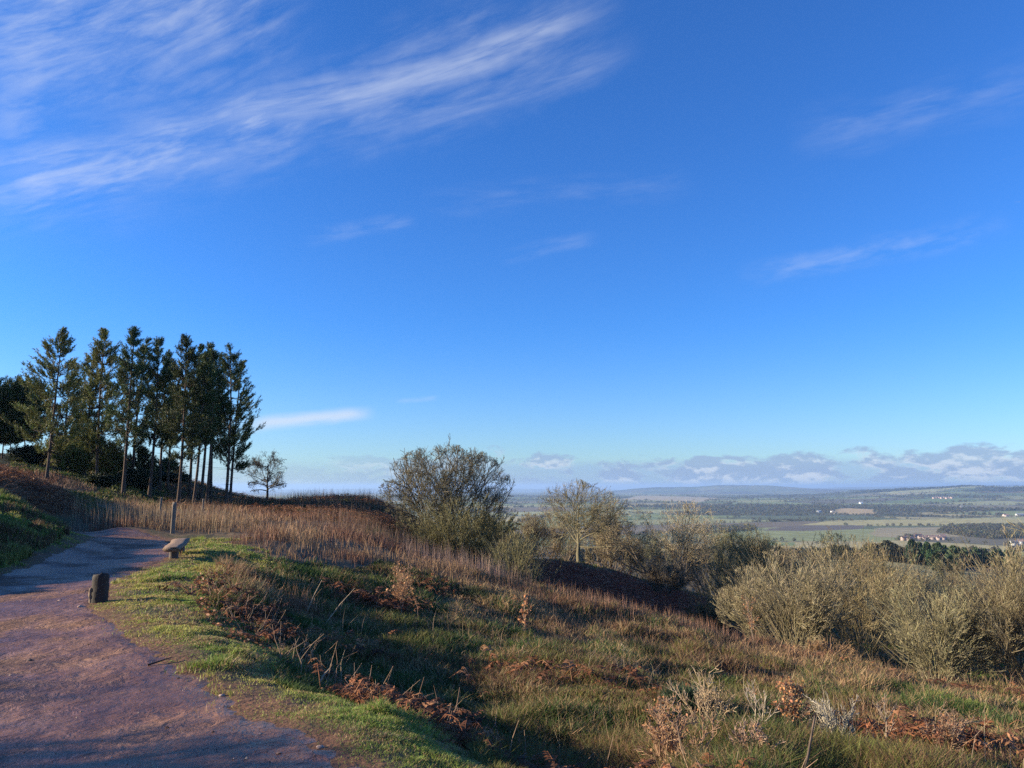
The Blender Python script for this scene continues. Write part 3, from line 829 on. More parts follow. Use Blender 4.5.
# ------------------------------------------------------------------ pines
def pine(px, py_base, Yd, ptx, top, cs_, width, label, col=(.06,.07,.022), seed=0, group='tall pines on the mound', dense=1.0, flat_top=False):
    global rng
    rng = np.random.default_rng(3000+seed); cs = cs_ if cs_ < .1 else cs_-.08
    x = (px-512)/F*Yd; z0 = H1(x, Yd)-.1
    ztop = at(ptx, top, Yd)[2]; Hh = ztop-z0; Wd = width/F*Yd
    root = empty('pine_tree', (x, Yd, z0)); tag(root, label, 'pine tree', group)
    acc = Acc(); K_ = 9; t = np.linspace(0,1,K_)
    dx = (ptx-px)/F*Yd
    T = np.zeros((1,K_,3)); T[0,:,2] = t*Hh*.985; T[0,:,0] = dx*t + rng.normal()*.25*np.sin(t*3)*.6; T[0,:,1] = rng.normal()*.2*np.sin(t*2.5)
    r0 = Hh*.0092
    Rr = (r0*(1.15-.95*t))[None].copy(); Rr[0,0] *= 1.35
    cb = np.array((.10,.065,.045))
    tubes(acc, T, Rr, 8, cb)
    # branches
    def onT(tt):
        f = tt*(K_-1); i = np.minimum(f.astype(int), K_-2); fr = (f-i)[:,None]
        return T[0,i]*(1-fr)+T[0,i+1]*fr
    nb = int(125*dense)
    wh = np.linspace(0, 1, 15)[rng.integers(0,15,nb)]
    tb = np.clip(cs + (1-cs)*(wh**.95+rng.normal(size=nb)*.008), cs, .985)
    rel = (tb-cs)/(1-cs)
    prof = np.clip(1.05*(1-rel)**.75*(.55+.45*sst(0,.3,rel)), .07, 1)*Wd*.66*rng.uniform(.4,1.08,nb)
    if flat_top: prof = Wd*.5*rng.uniform(.6,1.1,nb)*(.55+.45*np.sin(rel*3.0))
    az = rng.uniform(0, 2*pi, nb)
    el = R_(-10)+R_(48)*rel**1.5 + rng.normal(size=nb)*.10
    P0 = onT(tb); d = np.stack([np.cos(az)*np.cos(el), np.sin(az)*np.cos(el), np.sin(el)], 1)
    Kb = 5; s = np.linspace(0,1,Kb)
    B = P0[:,None]+d[:,None]*(prof[:,None]*s)[...,None]
    B[...,2] += (prof[:,None]*(-.12*np.sin(s*pi)+.30*s**2.5))
    B += rng.normal(size=B.shape)*.04*prof[:,None,None]*s[None,:,None]
    tubes(acc, B, (.012+.018*prof/2)[:,None]*(1.1-.85*s)[None], 4, cb*.8)
    # dead stubs below the crown
    ns = 10; ts = rng.uniform(cs*.45, cs, ns); a2 = rng.uniform(0,2*pi,ns); Ps = onT(ts)
    Ls = rng.uniform(.3,1.1,ns); ds = np.stack([np.cos(a2), np.sin(a2), rng.uniform(-.35,.1,ns)], 1)
    tubes(acc, Ps[:,None]+ds[:,None]*(Ls[:,None]*np.linspace(0,1,3))[...,None], .014*np.array([1,.7,.4])[None]*np.ones((ns,1)), 3, cb*.7)
    l2 = grow_levels(B, np.full((nb,Kb), .012), [dict(n=4, ang=44, len=.36, t0=.3, K=4, sides=3, trop=.6, rr=.6, wig=.12, rmin=.008)])
    tubes(acc, l2[0][0], l2[0][1], 3, cb*.7)
    acc.build('trunk', M_bark, root)
    # needle tufts: along twigs, tips turned up
    acc = Acc()
    Pt = l2[0][0]
    pk = np.clip(prof/(.38*Wd), .10, 1); p7 = np.repeat(pk, 4)
    kp = lambda a, p_: a[rng.random(len(a)) < p_]
    ends = np.concatenate([kp(Pt[:,-1], p7), kp(Pt[:,2], p7*.8), B[:,-1], kp(B[:,-1]*.5+B[:,-2]*.5, pk), kp(B[:,-2], pk), kp(Pt[:,1]*.5+Pt[:,2]*.5, p7*.6), onT(rng.uniform(.93,1,4))])
    ends = ends + rng.normal(size=ends.shape)*.05
    N = len(ends); nn_ = 24
    c0 = np.repeat(ends, nn_, 0)
    outw = ends*np.array([1,1,0]); up = unit(rnd_dir(N)*.35+unit(outw)*.55+np.array([0,0,.75]))
    dn = unit(rnd_dir(N*nn_)*1.0+np.repeat(up, nn_, 0)*.9)
    Lh = rng.uniform(.10,.24,N*nn_)
    sidev = unit(np.cross(dn, rnd_dir(N*nn_)))*rng.uniform(.014,.03,N*nn_)[:,None]
    st = c0+np.repeat(up, nn_, 0)*rng.uniform(-.15,.38,(N*nn_,1))
    V = np.stack([st-sidev, st+sidev, st+dn*Lh[:,None]], 1)
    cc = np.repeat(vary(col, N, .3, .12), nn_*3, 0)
    acc.add(V, T=np.arange(N*nn_*3).reshape(-1,3), C=cc)
    acc.build('crown', M_needle, root)
    return root
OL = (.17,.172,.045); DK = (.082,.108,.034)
pines = [
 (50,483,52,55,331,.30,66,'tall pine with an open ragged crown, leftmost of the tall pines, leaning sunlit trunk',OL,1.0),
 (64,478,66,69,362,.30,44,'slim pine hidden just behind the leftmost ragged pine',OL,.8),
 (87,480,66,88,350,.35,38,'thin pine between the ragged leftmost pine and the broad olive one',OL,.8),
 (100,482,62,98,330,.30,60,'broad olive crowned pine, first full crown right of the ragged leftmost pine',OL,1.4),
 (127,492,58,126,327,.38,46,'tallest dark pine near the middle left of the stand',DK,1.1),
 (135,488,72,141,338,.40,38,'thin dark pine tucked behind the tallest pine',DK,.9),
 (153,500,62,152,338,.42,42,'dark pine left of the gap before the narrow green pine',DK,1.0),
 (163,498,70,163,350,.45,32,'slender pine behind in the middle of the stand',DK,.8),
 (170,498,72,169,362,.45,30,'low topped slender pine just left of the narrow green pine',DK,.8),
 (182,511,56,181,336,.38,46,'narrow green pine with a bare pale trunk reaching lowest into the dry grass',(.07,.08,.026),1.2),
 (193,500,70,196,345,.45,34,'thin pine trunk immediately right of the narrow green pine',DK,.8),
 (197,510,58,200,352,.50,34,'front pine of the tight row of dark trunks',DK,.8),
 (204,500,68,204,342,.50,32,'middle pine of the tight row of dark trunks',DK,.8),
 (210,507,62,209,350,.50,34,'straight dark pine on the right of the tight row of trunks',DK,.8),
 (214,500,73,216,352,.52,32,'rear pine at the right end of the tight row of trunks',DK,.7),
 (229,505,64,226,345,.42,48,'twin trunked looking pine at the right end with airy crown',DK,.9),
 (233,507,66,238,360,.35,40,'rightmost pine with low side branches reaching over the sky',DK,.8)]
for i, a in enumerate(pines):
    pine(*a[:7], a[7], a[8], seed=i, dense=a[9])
for i, (px, Yd, top, w, lab) in enumerate(((-45,64,392,80,'low dark spreading pine beyond the left edge of the stand'),(4,66,396,52,'low dark spreading pine at the left picture edge, first from the left'),(27,74,394,44,'low dark spreading pine just left of the ragged tall pine'),(12,82,408,40,'dark spreading pine standing behind the two low pines at far left'))):
    pine(px, 470, Yd, px, top, .38, w, lab, DK, seed=60+i, group='low spreading pines at far left', dense=1.9, flat_top=True)
for i, (px, Yd, top, w, lab) in enumerate(((76,66,440,30,'young pine under the gap between the ragged pine and the broad olive pine'),(92,72,432,32,'taller young pine right behind the broad olive pine'),(113,68,446,28,'young pine at the left foot of the tallest pine'),(143,74,450,30,'young pine between the tallest pine and the dark pine left of the gap'),(60,78,440,34,'young pine behind the trunk of the leftmost ragged pine'),(172,84,462,28,'shortest young pine left of the narrow green pine'))):
    pine(px, 490, Yd, px, top, .04, w, lab, (DK if i % 2 else OL), seed=80+i, group='young pines among the tall trunks', dense=1.1)
# dark evergreen understorey
def evergreen(px, Yd, top, w, label, seed, col=(.03,.04,.016), cat='evergreen bush', name='evergreen_bush', n=9000, leaf=.09):
    global rng
    rng = np.random.default_rng(5000+seed)
    x = (px-512)/F*Yd; z0 = H1(x, Yd)-.1; Hh = at(px, top, Yd)[2]-z0; Wd = w/F*Yd
    root = empty(name, (x,Yd,z0)); tag(root, label, cat, 'dark evergreen bushes under the pines')
    acc = Acc(); tubes(acc, np.array([[[0,0,0],[.05,0,Hh*.4],[0,.05,Hh*.8]]]), np.array([[.12,.08,.03]]), 6, np.array((.1,.08,.06)))
    nb = 30; a = rng.uniform(0,2*pi,nb); b0 = np.stack([np.zeros(nb),np.zeros(nb),rng.uniform(.1,.7,nb)*Hh],1)
    dn = unit(np.stack([np.cos(a),np.sin(a),rng.uniform(0,.8,nb)],1)); 
    BB = b0[:,None]+dn[:,None]*(np.linspace(0,1,3)*Wd*.4)[None,:,None]
    tubes(acc, BB, np.array([.03,.02,.01])[None]*np.ones((nb,1)), 3, np.array((.1,.08,.06)))
    acc.build('trunk', M_bark, root)
    acc = Acc(); d = rnd_dir(n); rad = rng.random(n)**.4
    lum = .45+1.1*fbm(np.arctan2(d[:,1],d[:,0])*2.5, d[:,2]*4, 4, seed)
    p_ = d*np.array([Wd*.5,Wd*.5,Hh*.52])*(rad*lum)[:,None]+np.array([0,0,Hh*.5])
    p_[:,2] = np.abs(p_[:,2])
    d1 = rnd_dir(n)*leaf; d2 = unit(np.cross(d1, rnd_dir(n)))*leaf*.5
    V = np.stack([p_-d1, p_+d2, p_+d1, p_-d2], 1)
    acc.add(V, Q=np.arange(n*4).reshape(n,4), C=np.repeat(vary(col, n, .35, .12), 4, 0))
    acc.build('crown', M_leaf, root)
evergreen(84,74,436,46,'dark evergreen bush filling the gap behind the broad olive pine',1)
evergreen(112,70,450,30,'low dark evergreen bush at the foot of the tallest pine',2)
evergreen(140,66,470,40,'low dark bush between the trunks in the middle of the stand',3)
evergreen(172,80,472,36,'low dark bush behind the narrow green pine',5)
evergreen(60,80,448,36,'dark evergreen bush just behind the trunk of the ragged pine',6)
evergreen(104,60,474,26,'small dark bush between the broad olive pine and the tallest pine',7)
evergreen(30,66,446,34,'dark evergreen bush under the low pine left of the ragged pine',4)

# ------------------------------------------------------------------ bare trees and shrubs
GR = (.15,.12,.085); OLV = (.21,.19,.085); PAL = (.31,.255,.15); BRN = (.23,.165,.10)
bare_tree('thorn_tree', 269, 80, 451, 44, 'small round bare thorn tree alone on the skyline ridge', 'thorn tree', (.09,.075,.055), (.12,.10,.07), .2, 1, 1.1, 1, droop=.55, twig_r=.012)
bare_tree('bare_tree', 450, 50, 449, 124, 'large round bare tree with dark branches, tallest crown right of the ridge', 'bare tree', (.12,.10,.07), (.17,.145,.085), .15, 8, 1.2, 22, spread=42)
bare_tree('bare_shrub', 462, 46, 492, 112, 'dense olive green bush wrapped round the foot of the large round bare tree', 'bush', (.14,.12,.06), (.18,.158,.072), .1, 24, 1.0, 3, spread=58, ncrown=6)
bare_tree('bare_shrub', 512, 42, 530, 62, 'small olive bush at the lower right side of the large round bare tree', 'bush', (.15,.13,.065), (.2,.175,.085), .1, 16, .9, 4, spread=45)
bare_tree('oak_tree', 578, 86, 483, 136, 'bare oak with a pale stout trunk standing above the dark bracken slope', 'oak tree', (.17,.145,.085), (.24,.20,.11), .22, 1, 1.3, 5, twig_r=.013)
bare_tree('bare_tree', 664, 92, 490, 124, 'wide bare tree with long dark crooked limbs, right of the pale trunked oak', 'bare tree', (.13,.10,.065), (.44,.35,.20), .12, 4, 1.1, 58, spread=54, twig_r=.012)
bare_tree('bare_shrub', 742, 60, 527, 74, 'green brown bush with upright branches just right of the wide crooked tree', 'bush', (.14,.12,.07), (.22,.19,.09), .1, 10, 1.0, 7, spread=40)
bare_tree('bare_shrub', 782, 37, 551, 132, 'broad pale straw bush on the crest, first big bush from the dark bracken slope', 'bush', (.24,.2,.11), PAL, .1, 24, 1.0, 8, spread=50, ncrown=5, twig_r=.009)
bare_tree('bare_shrub', 852, 44, 541, 100, 'tall tan bush behind and between the two broad bushes on the crest', 'bush', (.2,.16,.09), (.29,.23,.12), .1, 18, 1.0, 9, spread=40, ncrown=5, twig_r=.010)
bare_tree('bare_shrub', 918, 33, 582, 132, 'olive green fountain shaped bush nearest the red bracken patch', 'bush', (.21,.18,.11), (.30,.26,.14), .1, 22, 1.0, 10, spread=52, ncrown=5, twig_r=.008)
bare_tree('bare_shrub', 1012, 32, 530, 130, 'tall dense bush cut by the right edge of the picture', 'bush', (.2,.16,.1), (.27,.22,.12), .1, 26, 1.05, 11, spread=46, ncrown=5, twig_r=.008)
bare_tree('bare_shrub', 965, 44, 562, 80, 'brown bush half hidden between the fountain shaped bush and the right edge bush', 'bush', (.18,.14,.09), (.26,.2,.11), .1, 16, 1.0, 12, spread=42, ncrown=5, twig_r=.010)
bare_tree('bare_shrub', 893, 56, 546, 70, 'feathery tan bush whose top stands against the dark conifer wood', 'bush', (.2,.16,.09), (.31,.24,.13), .1, 14, .9, 13, spread=38, twig_r=.011)
bare_tree('bare_shrub', 818, 30, 638, 50, 'low ginger tan shrub in front of the broad pale straw bush', 'bush', (.22,.15,.08), (.36,.22,.11), .1, 14, .8, 14, spread=55, ncrown=4, twig_r=.007)
bare_tree('bare_shrub', 1075, 30, 560, 110, 'bush just outside the right edge of the picture', 'bush', (.2,.16,.1), (.29,.24,.13), .1, 20, 1.0, 15, spread=46, ncrown=5, twig_r=.008)
bare_tree('bare_shrub', 710, 46, 590, 60, 'dark green brown bush at the foot of the wide crooked tree', 'bush', (.1,.09,.05), (.14,.125,.06), .1, 14, 1.0, 16, spread=45)
bare_tree('bare_shrub', 660, 70, 556, 60, 'grey brown thicket bush below the crooked tree at its left', 'bush', (.12,.09,.06), (.19,.145,.09), .1, 12, .9, 17, spread=42)
# thicket behind: three built, the rest copied
protos = []
spots = [(530,96,514,40),(612,104,512,46),(640,104,534,40),(548,110,506,38),(560,122,512,40),(600,128,516,44),(625,96,536,32),(655,118,532,40),
         (704,104,534,42),(722,86,530,44),(765,78,542,50),(800,66,548,52),(828,72,534,50),(860,80,545,46),(710,128,522,40),(520,74,540,34),(775,110,545,44),(935,70,560,50),(980,66,560,56),(1020,72,538,60),(500,92,524,40),(745,120,538,46)]
TG = 'bare trees of the thicket beyond the bracken slope'
for i, (px, Yd, top, w) in enumerate(spots):
    x = (px-512)/F*Yd
    if i < 5:
        rt = bare_tree('thicket_tree', px, Yd, top, w, 'bare tan brown tree in the tangled thicket behind the oak and the bushes', 'bare tree', (.16,.12,.08), ((.27,.22,.125), (.31,.24,.13), (.23,.21,.11), (.33,.24,.13), (.25,.23,.11))[i], .12, 7, .9, 30+i, TG, spread=38, ncrown=4, twig_r=.016)
        z0 = rt.location.z; protos.append((rt, at(px, top, Yd)[2]-z0, w/F*Yd))
    else:
        rt, ph, pw = protos[i % 5]
        c = rt.copy(); COL.objects.link(c)
        z0 = H1(x, Yd)-.05; Hh = at(px, top, Yd)[2]-z0; Wd = w/F*Yd
        c.location = (x, Yd, z0); c.rotation_euler = (0,0,i*1.3); c.scale = (Wd/pw, Wd/pw, Hh/ph)
        for ch in rt.children:
            d = ch.copy(); COL.objects.link(d); d.parent = c
# trees just outside the frame at the left, whose shade falls over the path
LG = 'bare trees outside the left edge'
def off_tree(x, y, h, w, seed, stems=1):
    global rng
    px = x/y*F+512 if y > .5 else 0
    rng = np.random.default_rng(seed)
    return
def side_tree(x, y, Hh, Wd, seed, stems, label, col=(.12,.1,.07)):
    """bare tree placed by ground position"""
    global rng
    rng = np.random.default_rng(7000+seed)
    z0 = H1(x, y)-.05
    root = empty('bare_tree', (x,y,z0)); tag(root, label, 'bare tree', LG)
    env = ellips(np.array([0,0,Hh*.56]), Wd*.5, Wd*.5, Hh*.47, seed, .22)
    acc = Acc(); K_ = 5; t = np.linspace(0,1,K_)[None]
    az = rng.uniform(0,2*pi,stems); s_ = .5*np.sqrt(rng.random(stems)); d = unit(np.stack([np.cos(az)*s_, np.sin(az)*s_, np.ones(stems)],1))
    Pst = d[:,None]*(Hh*rng.uniform(.5,.8,stems))[:,None,None]*t[...,None]; Pst[:,1:] += rng.normal(size=(stems,K_-1,3))*.02*Hh
    Rs = .018*Hh*(1.1-.85*t)*rng.uniform(.6,1.1,(stems,1)); tubes(acc, Pst, Rs, 6, np.array(col))
    l = grow_levels(Pst, Rs, [dict(n=9, ang=40, len=.6, t0=.2, K=4, sides=4, trop=.3, rr=.5, rmin=.01), dict(n=6, ang=42, len=.55, K=4, sides=3, trop=.2, rr=.5, rmin=.006)], env)
    for a, b, c in l: tubes(acc, a, b, c, np.array(col))
    acc.build('trunk', M_bark, root)
    acc = Acc()
    for a, b, c in grow_levels(l[-1][0], l[-1][1], [dict(n=4, ang=42, len=.6, K=3, sides=3, rmin=.009), dict(n=3, ang=40, len=.6, K=2, sides=2, rmin=.008)], env):
        tubes(acc, a, b, c, np.array(col)*1.3)
    acc.build('crown', M_twig, root)
SUNAZ = -91.0; SUNEL = 15.5
side_tree(-10.6, 4.4, 1.7, 2.2, 1, 7, 'low bare shrub on the bank outside the left edge, nearest the path corner')
side_tree(-20.0, 4.4, 4.7, 3.4, 2, 9, 'bare tree on the bank outside the left edge, middle one of three')
side_tree(-22.0, 2.6, 5.8, 4.4, 3, 9, 'bare tree on the bank left of and behind the camera')
side_tree(-21.0, 5.7, 4.6, 3.0, 5, 7, 'bare tree on the bank outside the left edge, behind the slimmest one')
side_tree(-19.0, 6.9, 3.8, 2.0, 4, 4, 'slimmest bare tree on the bank outside the left edge')

# ------------------------------------------------------------------ saplings, stick, stalk clumps (things)
def sapling(px, py, Yd, top, w, label, leafcol, stems=3, nleaf=260, leaf=.03, col=(.3,.22,.15), seed=0, spread=.25, name='sapling', cat='sapling', twr=.005):
    global rng
    rng = np.random.default_rng(9000+seed)
    x = (px-512)/F*Yd; z0 = H1(x,Yd)-.02; Hh = at(px, top, Yd)[2]-z0; Wd = w/F*Yd
    Hh = max(Hh, .35)
    root = empty(name, (x,Yd,z0)); tag(root, label, cat)
    acc = Acc(); K_ = 6; t = np.linspace(0,1,K_)[None]
    az = rng.uniform(0,2*pi,stems); s_ = spread*rng.random(stems); d = unit(np.stack([np.cos(az)*s_, np.sin(az)*s_, np.ones(stems)],1))
    P = d[:,None]*(Hh*rng.uniform(.7,1.0,stems))[:,None,None]*t[...,None]; P[:,1:] += rng.normal(size=(stems,K_-1,3))*.015*Hh
    Rs = .008*(1.15-.8*t)*np.ones((stems,1)); tubes(acc, P, Rs, 5, np.array(col)); acc.build('trunk', M_bark, root)
    acc = Acc()
    l = grow_levels(P, Rs, [dict(n=9, ang=50, len=.4, t0=.2, K=4, sides=3, trop=.3, rr=.6, rmin=twr), dict(n=4, ang=40, len=.5, t0=.2, K=3, sides=3, trop=.2, rr=.6, rmin=twr*.8)])
    for a, b, c in l: tubes(acc, a, b, c, np.array(col)*1.05)
    o = acc.build('branches', M_twig, root)
    if nleaf:
        acc = Acc(); tips = np.concatenate([l[1][0][:,-1], l[1][0][:,1], l[0][0][:,-1]]); p_ = tips[rng.integers(0,len(tips),nleaf)]+rng.normal(size=(nleaf,3))*.02
        d1 = unit(rnd_dir(nleaf)-np.array([0,0,.5]))*leaf*rng.uniform(.6,1.2,(nleaf,1)); d2 = unit(np.cross(d1, rnd_dir(nleaf)))*leaf*.45; d3 = np.cross(unit(d1), d2)*.4
        V = np.stack([p_, p_+d1*.5+d2+d3, p_+d1, p_+d1*.5-d2+d3], 1)
        acc.add(V, Q=np.arange(nleaf*4).reshape(nleaf,4), C=np.repeat(vary(leafcol, nleaf, .3, .1), 4, 0)); acc.build('leaves', M_leaf, root)
    return root
CP = (.42,.20,.09)
sapling(778,735,8.2,684,30,'leafy sapling with copper orange dead leaves in the hollow at lower right',CP,4,420,.032,seed=1,spread=.3)
sapling(652,725,8.0,690,16,'small sapling holding a few copper leaves above the verge bracken',CP,2,120,.03,seed=2,spread=.15)
sapling(745,738,8.0,676,30,'bare pale forked sapling between the two copper leaved saplings',CP,2,12,.02,(.45,.36,.26),seed=3,spread=.35)
sapling(868,745,9.5,690,30,'thin bare upright sapling with pale stem at lower right, right of the leaning stick',CP,1,20,.02,(.45,.34,.24),seed=4,spread=.1)
sapling(700,735,8.4,672,60,'bushy fan of pale dead twigs rising over the bracken at the lower middle',(.4,.26,.14),9,60,.02,(.42,.31,.19),seed=5,spread=.7,name='twiggy_shrub',cat='shrub')
sapling(820,745,8.6,694,60,'grey pale twiggy shrub behind the leaning stick',(.4,.3,.2),10,0,.02,(.42,.36,.26),seed=6,spread=.8,name='twiggy_shrub',cat='shrub')
sapling(662,752,6.9,704,60,'tangled clump of rusty stems and curled fronds, tallest at the bottom edge',(.34,.17,.08),14,260,.028,(.36,.22,.13),seed=11,spread=.9,name='twiggy_shrub',cat='shrub')
sapling(738,764,6.8,722,44,'low clump of pinkish tan stems at the bottom edge just left of the leaning stick',(.38,.2,.11),12,160,.024,(.40,.27,.18),seed=12,spread=.9,name='twiggy_shrub',cat='shrub')
sapling(925,752,9.5,712,40,'low brown twiggy clump beside the yellow green heather at lower right',(.3,.15,.08),10,160,.03,(.30,.2,.13),seed=13,spread=.8,name='twiggy_shrub',cat='shrub')
sapling(524,640,19,575,18,'slender sapling with orange brown leaves in the hollow below the round tree',CP,1,160,.06,(.33,.24,.17),seed=7,spread=.1)
sapling(745,640,26,600,20,'small rust leaved sapling on the crest before the broad straw bush',CP,2,160,.05,(.33,.24,.17),seed=8,spread=.2)
sapling(620,660,17,640,8,'tiny sapling with one pale leaf cluster in the middle of the green slope',(.4,.3,.2),1,26,.03,(.35,.28,.2),seed=9,spread=.1)
sapling(405,605,20,565,30,'hanging tuft of rust brown bracken fronds on thin stalks in the shaded hollow',(.36,.19,.09),9,220,.06,(.33,.2,.12),seed=10,spread=.4,name='bracken_clump',cat='bracken')

def stick(pts, rads, label, col, name='fallen_stick', cat='stick'):
    P = np.array(pts, float); b = P[0].copy(); acc = Acc()
    tubes(acc, (P-b)[None], np.array(rads)[None], 7, np.array(col))
    o = acc.build(name, M_bark, smooth=True); o.location = b; tag(o, label, cat)
    return o
rng = np.random.default_rng(77)
p0 = at(797,775,6.2); p1 = at(815,716,6.4)
p0[2] = min(p0[2], H1(p0[0], p0[1]))
mid = (p0+p1)/2+np.array([.01,0,.01])
stick([p0, mid, p1], [.013,.011,.008], 'dark straight stick leaning up to the right at the bottom edge', (.12,.085,.06), 'leaning_stick')
for k, (a, b, lab) in enumerate((((355,588),(325,612),'long pale stalk leaning over the shaded hollow, right of its pair'),((322,580),(306,600),'shorter pale stalk leaning over the shaded hollow'),((330,668),(316,690),'pale stalk sticking out of the bracken at the verge lip'))):
    Yd = (15,15.5,8.4)[k]
    pa = at(a[0],a[1],Yd); pb = at(b[0],b[1],Yd-.1); pb[2] = min(pb[2], H1(pb[0],pb[1]))
    stick([pb, (pa+pb)/2+np.array([0,0,.03]), pa], [.012,.01,.005], lab, (.42,.3,.19), 'dead_stalk', 'stalk')
q = [flat(148,672), flat(160,669), flat(172,666)]
stick([(x,y,H1(x,y)+.022+.006*i) for i,(x,y) in enumerate(q)], [.009,.008,.004], 'short dark twig lying on the path near the verge', (.07,.045,.035), 'fallen_twig', 'twig')

# ------------------------------------------------------------------ stones on the path
def stone(x, y, s, label, seed, col=(.32,.2,.16), group=None):
    r_ = np.random.default_rng(seed)
    nu, nv = 10, 7; V = []
    for j in range(nv):
        ph = pi*(j+.5)/nv
        for i in range(nu):
            a = 2*pi*i/nu; k = 1+.18*r_.normal()
            V.append((math.cos(a)*math.sin(ph)*k*1.3, math.sin(a)*math.sin(ph)*k, math.cos(ph)*.55))
    V = np.array(V)*s; id_ = np.arange(nu*nv).reshape(nv,nu)
    Qs = np.stack([id_[:-1], np.roll(id_[:-1],-1,1), np.roll(id_[1:],-1,1), id_[1:]], -1).reshape(-1,4)
    o = mk('stone', V, [Qs, id_[0][None], id_[-1][::-1][None]], M_bark, np.array(col)*np.ones((len(V),1)))
    o.location = (x, y, H1(x,y)+s*.3); o.rotation_euler = (0,0,seed)
    tag(o, label, 'stone', group)
for k, (px, py, s, lab) in enumerate(((80,610,.035,'flat pale stone on the path left of the wooden stump'),(30,661,.03,'dark stone near the left edge of the path'),(222,700,.022,'small pale stone at the path edge by the verge'),(33,717,.016,'tiny black stone on the wet part of the path'),(95,717,.014,'tiny black stone right of the wet patch'),(320,765,.02,'pale pebble on the path at the bottom edge'),(60,603,.03,'broken pale stone beside the flat stone on the path'))):
    x, y = flat(px, py); stone(x, y, s, lab, 300+k, (.42,.29,.23) if 'pale' in lab else (.1,.07,.06))

rng = np.random.default_rng(55)
n = 6500; th = np.radians(rng.uniform(-41, 6, n)); r = 3.2*(24/3.2)**rng.random(n); x = np.sin(th)*r; y = np.cos(th)*r
sdp = path_sd(x, y); cl = fbm(x*1.5, y*1.5, 3, 181)
m = (sdp > .02) & (rng.random(n) < np.where(sdp < .5, .9, .12)+.8*sst(.5,.65,cl)); x, y, r = x[m], y[m], r[m]; N_ = len(x)
s0 = rng.uniform(.0015,.0045,N_)*(1+r*.08)*np.where(rng.random(N_) < .05, 2.2, 1)
oc = np.array([(1,0,0),(0,1,0),(-1,0,0),(0,-1,0),(0,0,.7),(.6,.6,.3),(-.6,.5,.35)],float)
ft = np.array([(0,5,4),(5,1,4),(1,6,4),(6,2,4),(2,3,4),(3,0,4)])
az_ = rng.uniform(0,2*pi,N_); ca_, sa_ = np.cos(az_), np.sin(az_); st_ = rng.uniform(.7,1.5,N_)
V = np.empty((N_,7,3)); ox = oc[None,:,0]*st_[:,None]; oy = oc[None,:,1]*np.ones((N_,1))
V[...,0] = (ox*ca_[:,None]-oy*sa_[:,None])*s0[:,None]; V[...,1] = (ox*sa_[:,None]+oy*ca_[:,None])*s0[:,None]; V[...,2] = oc[None,:,2]*s0[:,None]
V += rng.normal(size=V.shape)*s0[:,None,None]*.18
V += np.stack([x, y, hgt(x,y)+np.clip(path_sd(x,y)*.12,-.035,.014)+.001],1)[:,None]
pc = np.array([(.34,.19,.12),(.14,.075,.05),(.4,.3,.22),(.1,.07,.055)])[rng.integers(0,4,N_)]
acc = Acc(); acc.add(V, T=(np.arange(N_)[:,None,None]*7+ft[None]).reshape(-1,3), C=np.repeat(pc,7,0))
o = acc.build('gravel', M_bark); tag(o, 'small loose stones and clods of earth strewn over the red path', 'gravel', kind='stuff')

# ------------------------------------------------------------------ wooden things
def wood_mat():
    m, nt, N, L = newmat('weathered_wood')
    out = N.new('ShaderNodeOutputMaterial'); pr = N.new('ShaderNodeBsdfPrincipled'); at_ = N.new('ShaderNodeAttribute'); at_.attribute_name='Col'
    tc = N.new('ShaderNodeTexCoord'); mp = N.new('ShaderNodeMapping'); mp.inputs['Scale'].default_value=(30,30,3)
    L.new(tc.outputs['Object'], mp.inputs[0])
    no = N.new('ShaderNodeTexNoise'); no.inputs['Scale'].default_value=1; no.inputs['Detail'].default_value=6; no.inputs['Roughness'].default_value=.7
    L.new(mp.outputs[0], no.inputs['Vector'])
    mr = N.new('ShaderNodeMapRange'); mr.inputs[1].default_value=.3; mr.inputs[2].default_value=.7; mr.inputs[3].default_value=.5; mr.inputs[4].default_value=1.4
    L.new(no.outputs['Fac'], mr.inputs[0]); mu = N.new('ShaderNodeVectorMath'); mu.operation='SCALE'
    L.new(at_.outputs['Color'], mu.inputs[0]); L.new(mr.outputs[0], mu.inputs['Scale']); L.new(mu.outputs[0], pr.inputs['Base Color'])
    pr.inputs['Roughness'].default_value=.85
    b = N.new('ShaderNodeBump'); b.inputs['Strength'].default_value=.8; b.inputs['Distance'].default_value=.01
    L.new(no.outputs['Fac'], b.inputs['Height']); L.new(b.outputs[0], pr.inputs['Normal']); L.new(pr.outputs[0], out.inputs[0])
    return m
M_wood = wood_mat()
def post_mesh(name, hgt_, rx, ry, seed, col, parent=None, chip=.15, topslope=.1):
    r_ = np.random.default_rng(seed); nu, nv = 18, 12; V = []
    for j in range(nv):
        t = j/(nv-1)
        for i in range(nu):
            a = 2*pi*i/nu
            sq = 1/max(abs(math.cos(a)), abs(math.sin(a)))
            k = .55+.45*min(sq,1.32)*.9 + .05*r_.normal()*chip*4 + (.1*math.sin(a*5+seed)*chip*4)*.4
            if t > .93: k *= .9
            z = t*hgt_
            if t > .9: z += topslope*rx*math.cos(a+.6)*2 + .02*r_.normal()*hgt_
            V.append((math.cos(a)*rx*k, math.sin(a)*ry*k, z))
    V.append((0,0,hgt_*1.0))
    V = np.array(V); id_ = np.arange(nu*nv).reshape(nv,nu)
    Qs = np.stack([id_[:-1], np.roll(id_[:-1],-1,1), np.roll(id_[1:],-1,1), id_[1:]], -1).reshape(-1,4)
    top = np.stack([np.full(nu, len(V)-1), id_[-1], np.roll(id_[-1],-1)], 1)
    return mk(name, V, [Qs, top], M_wood, np.array(col)*np.ones((len(V),1)), parent)
